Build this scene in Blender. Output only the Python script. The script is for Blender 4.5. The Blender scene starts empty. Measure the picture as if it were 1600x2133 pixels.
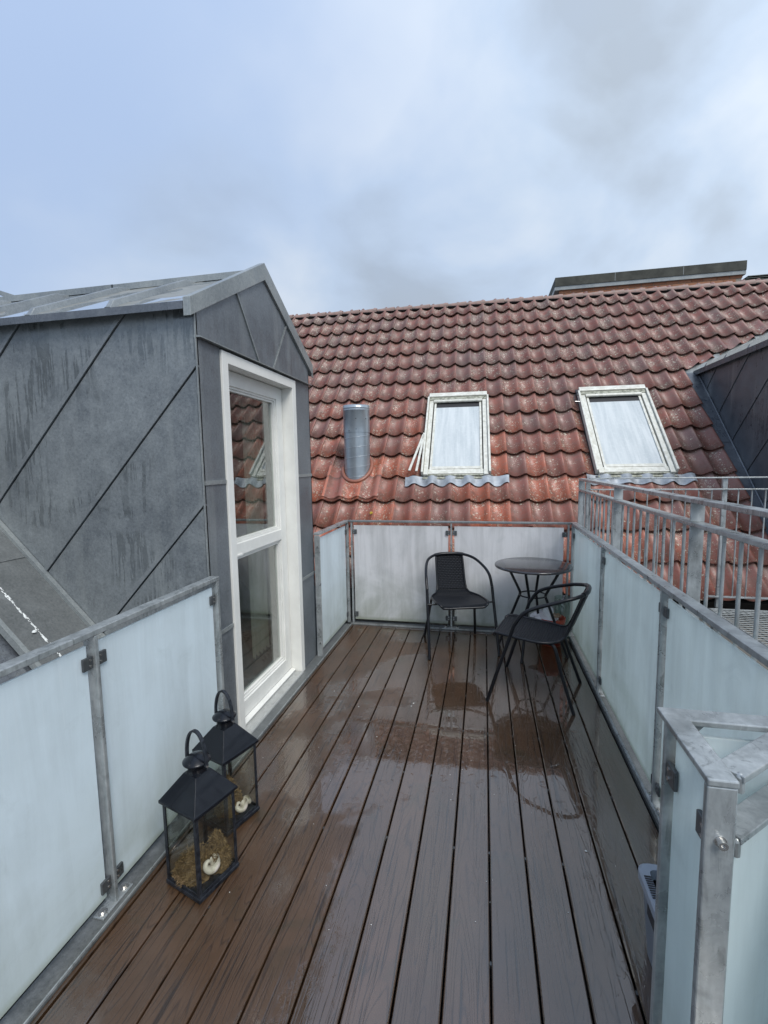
import bpy, bmesh, math, random
from mathutils import Vector, Matrix
from mathutils import noise as mnoise
random.seed(7)
sc = bpy.context.scene
C = sc.collection
PI = math.pi

# ------------------------------------------------------------------ camera
cd = bpy.data.cameras.new('camera'); cam = bpy.data.objects.new('camera', cd); C.objects.link(cam)
sc.camera = cam
yaw, pitch, roll = 2.10047673e-01, 1.04034339e-01, -1.57413932e-02
fwd = Vector((-math.sin(yaw)*math.cos(pitch), math.cos(yaw)*math.cos(pitch), -math.sin(pitch)))
rt = Vector((math.cos(yaw), math.sin(yaw), 0)); up = rt.cross(fwd)
r2 = math.cos(roll)*rt + math.sin(roll)*up; u2 = -math.sin(roll)*rt + math.cos(roll)*up
m = Matrix((r2, u2, -fwd)).transposed().to_4x4(); m.translation = Vector((0, 0, 1.64))
cam.matrix_world = m
cd.sensor_fit = 'HORIZONTAL'; cd.sensor_width = 36; cd.lens = 36*978.9/1600
cd.clip_start = 0.05; cd.clip_end = 3000

# ------------------------------------------------------------------ world, sun, exposure
sc.view_settings.view_transform = 'Standard'; sc.view_settings.look = 'None'
sc.view_settings.exposure = 0.9; sc.view_settings.gamma = 1.0
sc.view_settings.use_curve_mapping = False
SUN_EL, SUN_AZ = math.radians(50), math.radians(140)      # azimuth clockwise from +Y: behind the camera, to the right
w = bpy.data.worlds.new('World'); sc.world = w; w.use_nodes = True
nt = w.node_tree; nt.nodes.clear()
def N(nt, t, **k):
    n = nt.nodes.new(t)
    for a, b in k.items():
        if a == 'ins':
            for i, v in b.items(): n.inputs[i].default_value = v
        else: setattr(n, a, b)
    return n
def L(nt, a, b): nt.links.new(a, b)
sky = N(nt, 'ShaderNodeTexSky', sky_type='NISHITA', sun_disc=False, sun_elevation=SUN_EL, sun_rotation=SUN_AZ,
        air_density=1.0, dust_density=2.0, ozone_density=2.0)
skym = N(nt, 'ShaderNodeVectorMath', operation='SCALE'); L(nt, sky.outputs[0], skym.inputs[0]); skym.inputs['Scale'].default_value = 1.0
tc = N(nt, 'ShaderNodeTexCoord')
mp = N(nt, 'ShaderNodeMapping'); mp.inputs['Scale'].default_value = (1.0, 1.0, 1.25); mp.inputs['Rotation'].default_value = (0.2, 0.5, 0.15)
mp.inputs['Location'].default_value = (0.3, 2.2, 1.4)
L(nt, tc.outputs['Generated'], mp.inputs[0])
n1 = N(nt, 'ShaderNodeTexNoise', ins={'Scale': 1.5, 'Detail': 5.0, 'Roughness': 0.48, 'Distortion': 0.25})
L(nt, mp.outputs[0], n1.inputs['Vector'])
n2 = N(nt, 'ShaderNodeTexNoise', ins={'Scale': 2.3, 'Detail': 6.0, 'Roughness': 0.48, 'Distortion': 0.3})
L(nt, mp.outputs[0], n2.inputs['Vector'])
sx = N(nt, 'ShaderNodeSeparateXYZ'); L(nt, tc.outputs['Generated'], sx.inputs[0])
# cover: more cloud towards the right and towards the horizon
cov = N(nt, 'ShaderNodeMath', operation='MULTIPLY_ADD'); L(nt, sx.outputs['X'], cov.inputs[0]); cov.inputs[1].default_value = 0.30; cov.inputs[2].default_value = 0.14
cov2 = N(nt, 'ShaderNodeMath', operation='MULTIPLY_ADD'); L(nt, sx.outputs['Z'], cov2.inputs[0]); cov2.inputs[1].default_value = -0.30; L(nt, cov.outputs[0], cov2.inputs[2])
ca = N(nt, 'ShaderNodeMath', operation='ADD'); L(nt, cov2.outputs[0], ca.inputs[0]); L(nt, n1.outputs[0], ca.inputs[1])
cr = N(nt, 'ShaderNodeMapRange', interpolation_type='SMOOTHSTEP', ins={'From Min': 0.10, 'From Max': 0.72}); L(nt, ca.outputs[0], cr.inputs[0])
ccol = N(nt, 'ShaderNodeValToRGB')
e = ccol.color_ramp.elements
e[0].position = 0.36; e[0].color = (2.15, 2.5, 2.95, 1)
e[1].position = 0.62; e[1].color = (3.75, 4.1, 4.5, 1)
e2_ = ccol.color_ramp.elements.new(0.48); e2_.color = (2.75, 3.3, 4.05, 1)
L(nt, n2.outputs[0], ccol.inputs[0])
blue = N(nt, 'ShaderNodeMix', data_type='RGBA', ins={0: 0.86, 7: (2.3, 2.95, 4.15, 1)}); L(nt, skym.outputs[0], blue.inputs[6])
mix = N(nt, 'ShaderNodeMix', data_type='RGBA'); L(nt, cr.outputs[0], mix.inputs[0]); L(nt, blue.outputs[2], mix.inputs[6]); L(nt, ccol.outputs[0], mix.inputs[7])
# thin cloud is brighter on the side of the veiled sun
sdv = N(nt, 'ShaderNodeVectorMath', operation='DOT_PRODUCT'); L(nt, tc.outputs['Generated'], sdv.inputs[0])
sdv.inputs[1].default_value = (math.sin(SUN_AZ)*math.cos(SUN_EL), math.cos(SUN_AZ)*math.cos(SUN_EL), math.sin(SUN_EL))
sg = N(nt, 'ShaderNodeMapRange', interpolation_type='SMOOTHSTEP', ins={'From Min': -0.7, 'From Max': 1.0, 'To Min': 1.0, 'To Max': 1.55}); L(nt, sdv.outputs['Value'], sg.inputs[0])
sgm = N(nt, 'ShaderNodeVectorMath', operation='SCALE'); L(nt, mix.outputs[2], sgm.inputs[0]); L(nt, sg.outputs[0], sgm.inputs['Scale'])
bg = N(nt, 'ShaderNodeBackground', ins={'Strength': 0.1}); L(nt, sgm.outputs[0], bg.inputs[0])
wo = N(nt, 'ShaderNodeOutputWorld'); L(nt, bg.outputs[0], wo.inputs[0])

sd = bpy.data.lights.new('sun', 'SUN'); sd.energy = 1.5; sd.angle = math.radians(28); sd.color = (1.0, 0.965, 0.92)
so = bpy.data.objects.new('sun', sd); C.objects.link(so); so.location = (4, -6, 9)
sdir = Vector((math.sin(SUN_AZ)*math.cos(SUN_EL), math.cos(SUN_AZ)*math.cos(SUN_EL), math.sin(SUN_EL)))
so.rotation_euler = sdir.to_track_quat('Z', 'Y').to_euler()

# ------------------------------------------------------------------ helpers
class MB:
    def __init__(s, o=(0, 0, 0)): s.v = []; s.f = []; s.o = Vector(o); s.sm = []
    def quad(s, pts, smooth=False):
        b = len(s.v); s.v += [Vector(p) for p in pts]; s.f.append(tuple(range(b, b+len(pts)))); s.sm.append(smooth)
    def add(s, vs, fs, smooth=False):
        b = len(s.v); s.v += [Vector(p) for p in vs]
        for f in fs: s.f.append(tuple(b+i for i in f)); s.sm.append(smooth)
    def box(s, a, b):
        x0, x1 = sorted((a[0], b[0])); y0, y1 = sorted((a[1], b[1])); z0, z1 = sorted((a[2], b[2]))
        s.add([(x0,y0,z0),(x1,y0,z0),(x1,y1,z0),(x0,y1,z0),(x0,y0,z1),(x1,y0,z1),(x1,y1,z1),(x0,y1,z1)],
              [(0,3,2,1),(4,5,6,7),(0,1,5,4),(1,2,6,5),(2,3,7,6),(3,0,4,7)])
        return s
    def obox(s, p0, p1, a, b, up=(0, 0, 1)):
        """bar from p0 to p1, a wide across, b tall (centred)"""
        p0 = Vector(p0); p1 = Vector(p1); d = (p1-p0).normalized(); up = Vector(up)
        sd_ = d.cross(up).normalized(); u = sd_.cross(d).normalized()
        vs = []
        for p in (p0, p1):
            for i, j in ((-1,-1),(1,-1),(1,1),(-1,1)): vs.append(p + sd_*a/2*i + u*b/2*j)
        s.add(vs, [(0,1,2,3)[::-1],(4,5,6,7),(0,1,5,4),(1,2,6,5),(2,3,7,6),(3,0,4,7)]); return s
    def prism(s, poly, ext):
        ext = Vector(ext); n = len(poly); p = [Vector(q) for q in poly]
        vs = p + [q+ext for q in p]
        nr = Vector((0, 0, 0))
        for i in range(n): nr += p[i].cross(p[(i+1) % n])
        fl = nr.dot(ext) > 0
        a = tuple(range(n)); b = tuple(range(n, 2*n))
        fs = [a[::-1] if fl else a, b if fl else b[::-1]]
        for i in range(n):
            j = (i+1) % n
            q = (i, j, n+j, n+i); fs.append(q if fl else q[::-1])
        s.add(vs, fs); return s
    def tube(s, path, r, seg=10, closed=False, caps=True, flat=None):
        P = [Vector(p) for p in path]; n = len(P); rs = r if isinstance(r, (list, tuple)) else [r]*n
        T = []
        for i in range(n):
            a = P[(i-1) % n] if (closed or i > 0) else P[i]; b = P[(i+1) % n] if (closed or i < n-1) else P[i]
            T.append((b-a).normalized())
        ref = Vector((0, 0, 1)) if abs(T[0].z) < .9 else Vector((1, 0, 0))
        u = T[0].cross(ref).normalized(); vs = []
        for i in range(n):
            u = (u - T[i]*u.dot(T[i])).normalized(); v = T[i].cross(u)
            for k in range(seg):
                a = 2*PI*k/seg; vs.append(P[i] + (u*math.cos(a) + v*math.sin(a))*rs[i])
        fs = []
        for i in range(n if closed else n-1):
            for k in range(seg):
                k2 = (k+1) % seg; i2 = (i+1) % n
                fs.append((i*seg+k, i*seg+k2, i2*seg+k2, i2*seg+k))
        s.add(vs, fs, True)
        if caps and not closed:
            s.add(vs[:seg], [tuple(range(seg))[::-1]]); s.add(vs[-seg:], [tuple(range(seg))])
        return s
    def lathe(s, prof, c, seg=24, smooth=True):
        c = Vector(c); vs = []
        for r, z in prof:
            for k in range(seg): a = 2*PI*k/seg; vs.append(c + Vector((r*math.cos(a), r*math.sin(a), z)))
        fs = [(i*seg+k, i*seg+(k+1) % seg, (i+1)*seg+(k+1) % seg, (i+1)*seg+k) for i in range(len(prof)-1) for k in range(seg)]
        s.add(vs, fs, smooth); return s
    def mesh(s, name):
        me = bpy.data.meshes.new(name); me.from_pydata([tuple(v-s.o) for v in s.v], [], s.f)
        me.polygons.foreach_set('use_smooth', s.sm); me.update(); return me
    def build(s, name, mat, parent=None, bevel=0, seg=2, kind=None):
        me = s.mesh(name); o = bpy.data.objects.new(name, me); C.objects.link(o)
        if mat: me.materials.append(mat)
        if parent: o.parent = parent
        else: o.location = s.o
        if bevel:
            b = o.modifiers.new('bevel', 'BEVEL'); b.width = bevel; b.segments = seg; b.limit_method = 'ANGLE'; b.angle_limit = math.radians(40)
            b.harden_normals = False
        if kind: o['kind'] = kind
        return o
def tag(o, label=None, cat=None, group=None, kind=None):
    if label: o['label'] = label
    if cat: o['category'] = cat
    if group: o['group'] = group
    if kind: o['kind'] = kind
    return o
def thing(name, loc, label, cat, group=None, rz=0):
    o = bpy.data.objects.new(name, None); C.objects.link(o); o.location = loc; o.rotation_euler = (0, 0, rz)
    o.empty_display_size = .1
    return tag(o, label, cat, group)
def clip(poly, n, d):
    """keep the side where p.n <= d"""
    out = []; k = len(poly)
    for i in range(k):
        a = poly[i]; b = poly[(i+1) % k]; da = a[0]*n[0]+a[1]*n[1]-d; db = b[0]*n[0]+b[1]*n[1]-d
        if da <= 0: out.append(a)
        if (da < 0 < db) or (db < 0 < da):
            t = da/(da-db); out.append((a[0]+(b[0]-a[0])*t, a[1]+(b[1]-a[1])*t))
    return out
def copy_tree(o, parent=None):
    c = o.copy(); C.objects.link(c); c.parent = parent
    if parent: c.matrix_parent_inverse = Matrix()
    for ch in list(o.children): copy_tree(ch, c)
    return c

# ------------------------------------------------------------------ materials
def M(name):
    mt = bpy.data.materials.new(name); mt.use_nodes = True; t = mt.node_tree; t.nodes.clear()
    out = N(t, 'ShaderNodeOutputMaterial'); p = N(t, 'ShaderNodeBsdfPrincipled'); L(t, p.outputs[0], out.inputs[0])
    return mt, t, p, out
def pos(t, obj=False, scale=(1, 1, 1), rot=(0, 0, 0), loc=None):
    if obj: s = N(t, 'ShaderNodeTexCoord').outputs['Object']
    else: s = N(t, 'ShaderNodeNewGeometry').outputs['Position']
    mp = N(t, 'ShaderNodeMapping'); mp.inputs['Scale'].default_value = scale; mp.inputs['Rotation'].default_value = rot
    L(t, s, mp.inputs[0])
    if loc is not None:
        if isinstance(loc, tuple): mp.inputs['Location'].default_value = loc
        else: L(t, loc, mp.inputs['Location'])
    return mp.outputs[0]
def noise(t, v, scale, detail=3, rough=.5, dist=0):
    n = N(t, 'ShaderNodeTexNoise', ins={'Scale': scale, 'Detail': detail, 'Roughness': rough, 'Distortion': dist}); L(t, v, n.inputs['Vector']); return n.outputs[0]
def rng(t, v, a, b, c=0, d=1, smooth=False):
    n = N(t, 'ShaderNodeMapRange', ins={'From Min': a, 'From Max': b, 'To Min': c, 'To Max': d})
    if smooth: n.interpolation_type = 'SMOOTHSTEP'
    L(t, v, n.inputs[0]); return n.outputs[0]
def ma(t, op, a, b=None, c=None):
    n = N(t, 'ShaderNodeMath', operation=op)
    for i, x in enumerate((a, b, c)):
        if x is None: continue
        if isinstance(x, (int, float)): n.inputs[i].default_value = x
        else: L(t, x, n.inputs[i])
    return n.outputs[0]
def mx(t, f, a, b, mode='MIX'):
    n = N(t, 'ShaderNodeMix', data_type='RGBA', blend_type=mode)
    for i, x in ((0, f), (6, a), (7, b)):
        if isinstance(x, (int, float)): n.inputs[i].default_value = x
        elif isinstance(x, tuple): n.inputs[i].default_value = (*x, 1)
        else: L(t, x, n.inputs[i])
    return n.outputs[2]
def bump(t, p, h, strength=.3, dist=.002, prev=None):
    b = N(t, 'ShaderNodeBump', ins={'Strength': strength, 'Distance': dist}); L(t, h, b.inputs['Height'])
    if prev: L(t, prev, b.inputs['Normal'])
    if p: L(t, b.outputs[0], p.inputs['Normal'])
    return b.outputs[0]
def sep(t, v):
    n = N(t, 'ShaderNodeSeparateXYZ'); L(t, v, n.inputs[0]); return n.outputs

def mat_zinc(name, c0, c1, streaks=1.0, rough=.42):
    mt, t, p, o = M(name)
    g = pos(t)
    f = noise(t, g, 75, 3, .75); mo = noise(t, g, 2.2, 4, .55, .3); mid = noise(t, g, 14, 4, .6)
    k = ma(t, 'ADD', ma(t, 'MULTIPLY', f, .75), ma(t, 'ADD', ma(t, 'MULTIPLY', mo, .8), ma(t, 'MULTIPLY', mid, .35)))
    base = mx(t, rng(t, k, .68, 1.22), c0, c1)
    # dark pits
    pit = rng(t, noise(t, g, 130, 2, .5), .64, .70)
    base = mx(t, ma(t, 'MULTIPLY', pit, .35), base, (c0[0]*.35, c0[1]*.35, c0[2]*.35))
    # wet runs: vertical streaks, thin and broken
    gs = pos(t, scale=(30, 30, 2.4)); st = noise(t, gs, 1.0, 4, .62, .9)
    gm = noise(t, pos(t, scale=(1, 1, 1)), 1.9, 4, .6, .4)
    mask = rng(t, gm, .48, .56)
    s = ma(t, 'MULTIPLY', rng(t, st, .50, .53), mask)
    gs2 = pos(t, scale=(9, 9, .6)); pale = ma(t, 'MULTIPLY', rng(t, noise(t, gs2, 1.0, 3, .55), .55, .75), .30)
    base = mx(t, pale, base, (.34, .36, .35))
    base = mx(t, ma(t, 'MULTIPLY', s, .42*streaks), base, (c0[0]*.45, c0[1]*.48, c0[2]*.46))
    L(t, base, p.inputs['Base Color'])
    p.inputs['Metallic'].default_value = .35
    r = ma(t, 'SUBTRACT', rng(t, mid, .3, .7, rough-.08, rough+.12), ma(t, 'MULTIPLY', s, .2*streaks))
    L(t, r, p.inputs['Roughness'])
    b0 = bump(t, None, noise(t, pos(t, scale=(1, 1, .8)), 2.6, 2, .5, .2), .55, .018)
    bump(t, p, f, .14, .002, b0)
    return mt
Z_WALL = mat_zinc('zinc_wall', (.115, .130, .142), (.275, .298, .302))
Z_LIP = mat_zinc('zinc_fold', (.13, .145, .155), (.27, .29, .295), .2)  # paler zinc tone that puts a highlight into the fold's colour
Z_FRONT = mat_zinc('zinc_front', (.10, .115, .13), (.21, .23, .245), .3)
Z_TRIM = mat_zinc('zinc_trim', (.16, .18, .19), (.33, .35, .34), .3)
Z_DARK = mat_zinc('zinc_dark', (.068, .078, .092), (.145, .158, .175), .5, .35)
Z_FLASH = mat_zinc('zinc_flashing', (.095, .103, .104), (.20, .21, .208), .4)

def mat_wetroof():
    mt, t, p, o = M('zinc_roof_wet'); g = pos(t)
    b = noise(t, pos(t, scale=(1.6, 1.3, 1.0)), 2.0, 4, .55, .9)
    wet = rng(t, b, .44, .465)
    p.inputs['Coat IOR'].default_value = 1.6; p.inputs['Coat Roughness'].default_value = .02; L(t, wet, p.inputs['Coat Weight'])
    k = noise(t, pos(t, scale=(3, 20, 3)), 2, 4, .6)
    base = mx(t, rng(t, k, .3, .7), (.14, .14, .12), (.30, .30, .27))
    L(t, mx(t, wet, base, (.10, .11, .11)), p.inputs['Base Color'])
    L(t, rng(t, wet, 0, 1, .5, .04), p.inputs['Roughness']); p.inputs['Metallic'].default_value = .3
    bump(t, p, ma(t, 'MULTIPLY', k, ma(t, 'SUBTRACT', 1, wet)), .2, .003)
    return mt
Z_ROOF = mat_wetroof()

def mat_galv(name='galvanised_steel', c0=(.20, .22, .225), c1=(.52, .55, .55), rough=.34):
    mt, t, p, o = M(name); g = pos(t)
    v = N(t, 'ShaderNodeTexVoronoi', ins={'Scale': 140}); L(t, g, v.inputs['Vector'])
    f = noise(t, g, 9, 5, .65, .4); st = noise(t, pos(t, scale=(18, 18, 3)), 2, 4, .6, .8)
    k = ma(t, 'ADD', ma(t, 'MULTIPLY', f, .7), ma(t, 'ADD', ma(t, 'MULTIPLY', st, .45), ma(t, 'MULTIPLY', sep(t, v.outputs['Color'])[0], .05)))
    base = mx(t, rng(t, k, .38, .88), c0, c1)
    dk = ma(t, 'MAXIMUM', rng(t, noise(t, g, 5, 4, .6, 1.0), .56, .70), ma(t, 'MULTIPLY', rng(t, noise(t, pos(t, scale=(30, 30, 4)), 1, 5, .65, 1.2), .54, .62), rng(t, noise(t, g, 3, 2), .42, .55)))
    base = mx(t, ma(t, 'MULTIPLY', dk, .50), base, (.10, .11, .105))
    L(t, base, p.inputs['Base Color']); p.inputs['Metallic'].default_value = .45
    L(t, rng(t, f, .3, .7, rough-.14, rough+.12), p.inputs['Roughness'])
    bump(t, p, noise(t, g, 70, 3, .6), .10, .001)
    return mt
GALV = mat_galv()
GALV_D = mat_galv('galvanised_dull', (.13, .145, .15), (.30, .32, .32), .5)
CLAMP = mat_galv('clamp_zamak', (.055, .06, .065), (.13, .14, .145), .4)

def mat_frost(name='frosted_glass', tint=(.79, .88, .915), dirty=.32, algae=(.36, .42, .30), tl=.32):
    mt, t, p, o = M(name); g = pos(t)
    st = noise(t, pos(t, scale=(9, 9, .9)), 1.2, 6, .65, .5); cl = noise(t, g, 2.4, 5, .6, .8); fi = noise(t, g, 160, 2, .6)
    z = sep(t, g)[2]
    low = rng(t, z, .55, .02, 0, 1)
    k = ma(t, 'MULTIPLY', rng(t, ma(t, 'ADD', ma(t, 'MULTIPLY', st, .6), ma(t, 'MULTIPLY', cl, .4)), .44, .64), dirty)
    base = mx(t, k, tint, (tint[0]*.60, tint[1]*.61, tint[2]*.60))
    base = mx(t, ma(t, 'MULTIPLY', low, ma(t, 'MULTIPLY', rng(t, cl, .3, .7), dirty*1.3)), base, algae)
    drip = ma(t, 'MULTIPLY', rng(t, noise(t, pos(t, scale=(60, 60, 2.2)), 1, 3, .6, .3), .60, .66), rng(t, cl, .45, .6))
    base = mx(t, ma(t, 'MULTIPLY', drip, .16), base, (.90, .94, .95))
    sm = rng(t, noise(t, g, 5.5, 5, .7, 1.2), .56, .70); base = mx(t, ma(t, 'MULTIPLY', sm, .14), base, (.42, .48, .48))
    edge_ = rng(t, z, .085, .05); base = mx(t, ma(t, 'MULTIPLY', edge_, .55), base, (.30, .34, .22))
    vz = N(t, 'ShaderNodeTexVoronoi', ins={'Scale': 85}); L(t, g, vz.inputs['Vector'])
    dr = ma(t, 'MULTIPLY', rng(t, vz.outputs['Distance'], .22, .12), ma(t, 'GREATER_THAN', ma(t, 'ADD', sep(t, vz.outputs['Color'])[0], rng(t, cl, .4, .65, 0, .35)), 1.08))
    bump(t, p, dr, .5, .002)
    base = mx(t, rng(t, fi, .25, .75, 0, .10), base, (.85, .9, .92))
    L(t, base, p.inputs['Base Color']); p.inputs['Roughness'].default_value = .16; p.inputs['IOR'].default_value = 1.5
    tr = N(t, 'ShaderNodeBsdfTranslucent'); L(t, base, tr.inputs[0])
    m_ = N(t, 'ShaderNodeMixShader', ins={0: tl}); L(t, p.outputs[0], m_.inputs[1]); L(t, tr.outputs[0], m_.inputs[2])
    tp = N(t, 'ShaderNodeBsdfTransparent', ins={0: (.85, .95, .95, 1)})
    m2 = N(t, 'ShaderNodeMixShader', ins={0: .04}); L(t, m_.outputs[0], m2.inputs[1]); L(t, tp.outputs[0], m2.inputs[2])
    L(t, m2.outputs[0], o.inputs[0])
    return mt
FROST = mat_frost()
FROST_FAR = mat_frost('frosted_glass_weathered', (.84, .85, .86), .68, (.36, .40, .31), .45)
FROST_R = mat_frost('frosted_glass_lifted', (.84, .91, .91), .30, tl=.50)  # paler, more translucent copy that brightens the shaded right-hand panes

def mat_glass(name, refl=1.0, tint=(.93, .96, .95), haze=0):
    mt, t, p, o = M(name); t.nodes.remove(p)
    tp = N(t, 'ShaderNodeBsdfTransparent', ins={0: (*tint, 1)}); gl = N(t, 'ShaderNodeBsdfGlossy', ins={'Roughness': .01, 'Color': (1, 1, 1, 1)})
    ge = N(t, 'ShaderNodeNewGeometry'); dt = N(t, 'ShaderNodeVectorMath', operation='DOT_PRODUCT'); L(t, ge.outputs['Incoming'], dt.inputs[0]); L(t, ge.outputs['Normal'], dt.inputs[1])
    sch = ma(t, 'MULTIPLY_ADD', ma(t, 'POWER', ma(t, 'SUBTRACT', 1, ma(t, 'ABSOLUTE', dt.outputs['Value'])), 5), .96, .042); f = ma(t, 'MINIMUM', ma(t, 'MULTIPLY', sch, refl), .95)
    m_ = N(t, 'ShaderNodeMixShader'); L(t, f, m_.inputs[0]); L(t, tp.outputs[0], m_.inputs[1]); L(t, gl.outputs[0], m_.inputs[2])
    last = m_
    if haze:
        df = N(t, 'ShaderNodeBsdfDiffuse', ins={0: (.45, .44, .36, 1)})
        k = rng(t, noise(t, pos(t), 7, 4, .6, .5), .35, .75, haze*.3, haze)
        m3 = N(t, 'ShaderNodeMixShader'); L(t, k, m3.inputs[0]); L(t, m_.outputs[0], m3.inputs[1]); L(t, df.outputs[0], m3.inputs[2]); last = m3
    L(t, last.outputs[0], o.inputs[0]); return mt
PANE = mat_glass('window_glass', 2.3, (.80, .84, .82), .03)
LPANE = mat_glass('lantern_glass', .9, (.95, .96, .93))
VASE = mat_glass('vase_glass', 1.8, (.74, .82, .80), .12)

def simple(name, col, rough=.5, metal=0, vary=.0, scale=20, bmp=0, coat=0, emi=None, c2=None):
    mt, t, p, o = M(name); p.inputs['Roughness'].default_value = rough; p.inputs['Metallic'].default_value = metal
    k = noise(t, pos(t, True), scale, 4, .6, .3)
    c2 = c2 or tuple(c*(1-vary) for c in col)
    L(t, mx(t, rng(t, k, .35, .7), col, c2), p.inputs['Base Color'])
    if max(col) < .02: p.inputs['Specular IOR Level'].default_value = .28
    if bmp: bump(t, p, k, bmp, .002)
    if coat: p.inputs['Coat Weight'].default_value = coat; p.inputs['Coat Roughness'].default_value = .04
    return mt
WHITE = simple('white_paint', (.72, .72, .68), .35, 0, .12, 5)
SILL = simple('threshold_aluminium', (.55, .56, .54), .35, .3, .2, 30)
BLACK = simple('black_powder_coat', (.005, .006, .009), .33, 0, .3, 40, .05, .1)
BLACK_W = simple('black_lacquered_tin', (.004, .005, .008), .25, 0, .3, 20, .06, .15, c2=(.009, .011, .015))
STRAP = simple('chipped_black_paint', (.006, .007, .010), .4, .1, 0, 55, .4, .1, c2=(.035, .04, .05))
TOP = simple('black_lacquered_top', (.022, .022, .025), .16, 0, .2, 3, 0, .25)
DARK = simple('dark_void', (.008, .008, .008), .9)
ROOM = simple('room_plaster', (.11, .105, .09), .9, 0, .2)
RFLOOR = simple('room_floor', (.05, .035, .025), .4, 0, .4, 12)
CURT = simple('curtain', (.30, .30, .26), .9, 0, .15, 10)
CREAM = simple('cream_aluminium', (.66, .655, .59), .38, .05, .0, 18, .06, 0, c2=(.47, .46, .39))
MOULD = simple('mouldy_aluminium', (.42, .42, .34), .6, .1, 0, 30, .2, 0, c2=(.08, .085, .06))
LEAD = simple('lead_apron', (.36, .39, .42), .5, .1, 0, 7, .2, 0, c2=(.17, .185, .20))
SKYPANE = simple('roof_window_pane_sky', (.50, .535, .54), .25, 0, .16, 9, 0, .15, c2=(.42, .46, .47))
POTM = simple('red_plastic', (.36, .045, .018), .35, 0, .2)
PAPER = simple('crumpled_paper', (.72, .72, .76), .6, 0, .1, 20, .2)
LEAF = simple('withered_leaf', (.42, .30, .20), .7, 0, .5, 40)
SHELL = simple('sea_shell', (.50, .46, .40), .4, 0, .3, 30, .2)
BOXM = simple('grey_plastic', (.13, .155, .19), .38, 0, .08)
LIDM = simple('light_grey_plastic', (.24, .27, .32), .35, 0, .06)
LABELM = simple('white_sticker', (.75, .75, .75), .5)
COPING = simple('weathered_bitumen', (.028, .03, .024), .8, 0, 0, 5, .3, 0, c2=(.065, .068, .055))
STEEL = simple('stainless_steel', (.55, .54, .52), .22, .9, .2, 30)
CRUST = simple('lichen_crust', (.70, .72, .70), .9, 0, .3, 30)
ASPH = simple('asphalt', (.05, .05, .05), .8, 0, .3, 2)
RENDERW = simple('wall_render', (.30, .28, .25), .85, 0, .2, 3)
MORTAR = simple('mortar', (.32, .28, .23), .9, 0, .2)
JOIST = simple('dark_joist', (.010, .009, .008), .8)
PVC = simple('grey_rubber', (.02, .02, .022), .6)
SPIRAL = simple('spiral_duct_steel', (.30, .345, .38), .30, .55, 0, 5, .0, 0, c2=(.38, .43, .46))
SEAM = simple('duct_seam', (.50, .55, .58), .3, .5, .2)

def mat_pane():  # pale opaque colours paint the sky's reflection into the pane
    mt, t, p, o = M('roof_window_pane_sky'); ob = N(t, 'ShaderNodeTexCoord').outputs['Object']
    mp_ = N(t, 'ShaderNodeMapping'); mp_.inputs['Scale'].default_value = (14, 1.1, 1); L(t, ob, mp_.inputs[0])
    k = noise(t, mp_.outputs[0], 1.0, 5, .65, .4); f = noise(t, ob, 26, 4, .7)
    c = mx(t, rng(t, k, .40, .68), (.52, .55, .55), (.38, .42, .43))
    c = mx(t, rng(t, f, .5, .8, 0, .5), c, (.60, .63, .62))
    L(t, c, p.inputs['Base Color']); p.inputs['Roughness'].default_value = .30; bump(t, p, f, .25, .002); return mt
SKYPANE = mat_pane()
def mat_brick():
    mt, t, p, o = M('brick'); oi = N(t, 'ShaderNodeObjectInfo')
    k = noise(t, pos(t), 30, 4, .6)
    base = mx(t, oi.outputs['Random'], (.26, .105, .05), (.34, .16, .085))
    L(t, mx(t, rng(t, k, .4, .8, 0, .5), base, (.16, .08, .05)), p.inputs['Base Color']); p.inputs['Roughness'].default_value = .85
    bump(t, p, k, .4, .003); return mt
BRICK = mat_brick()

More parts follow.
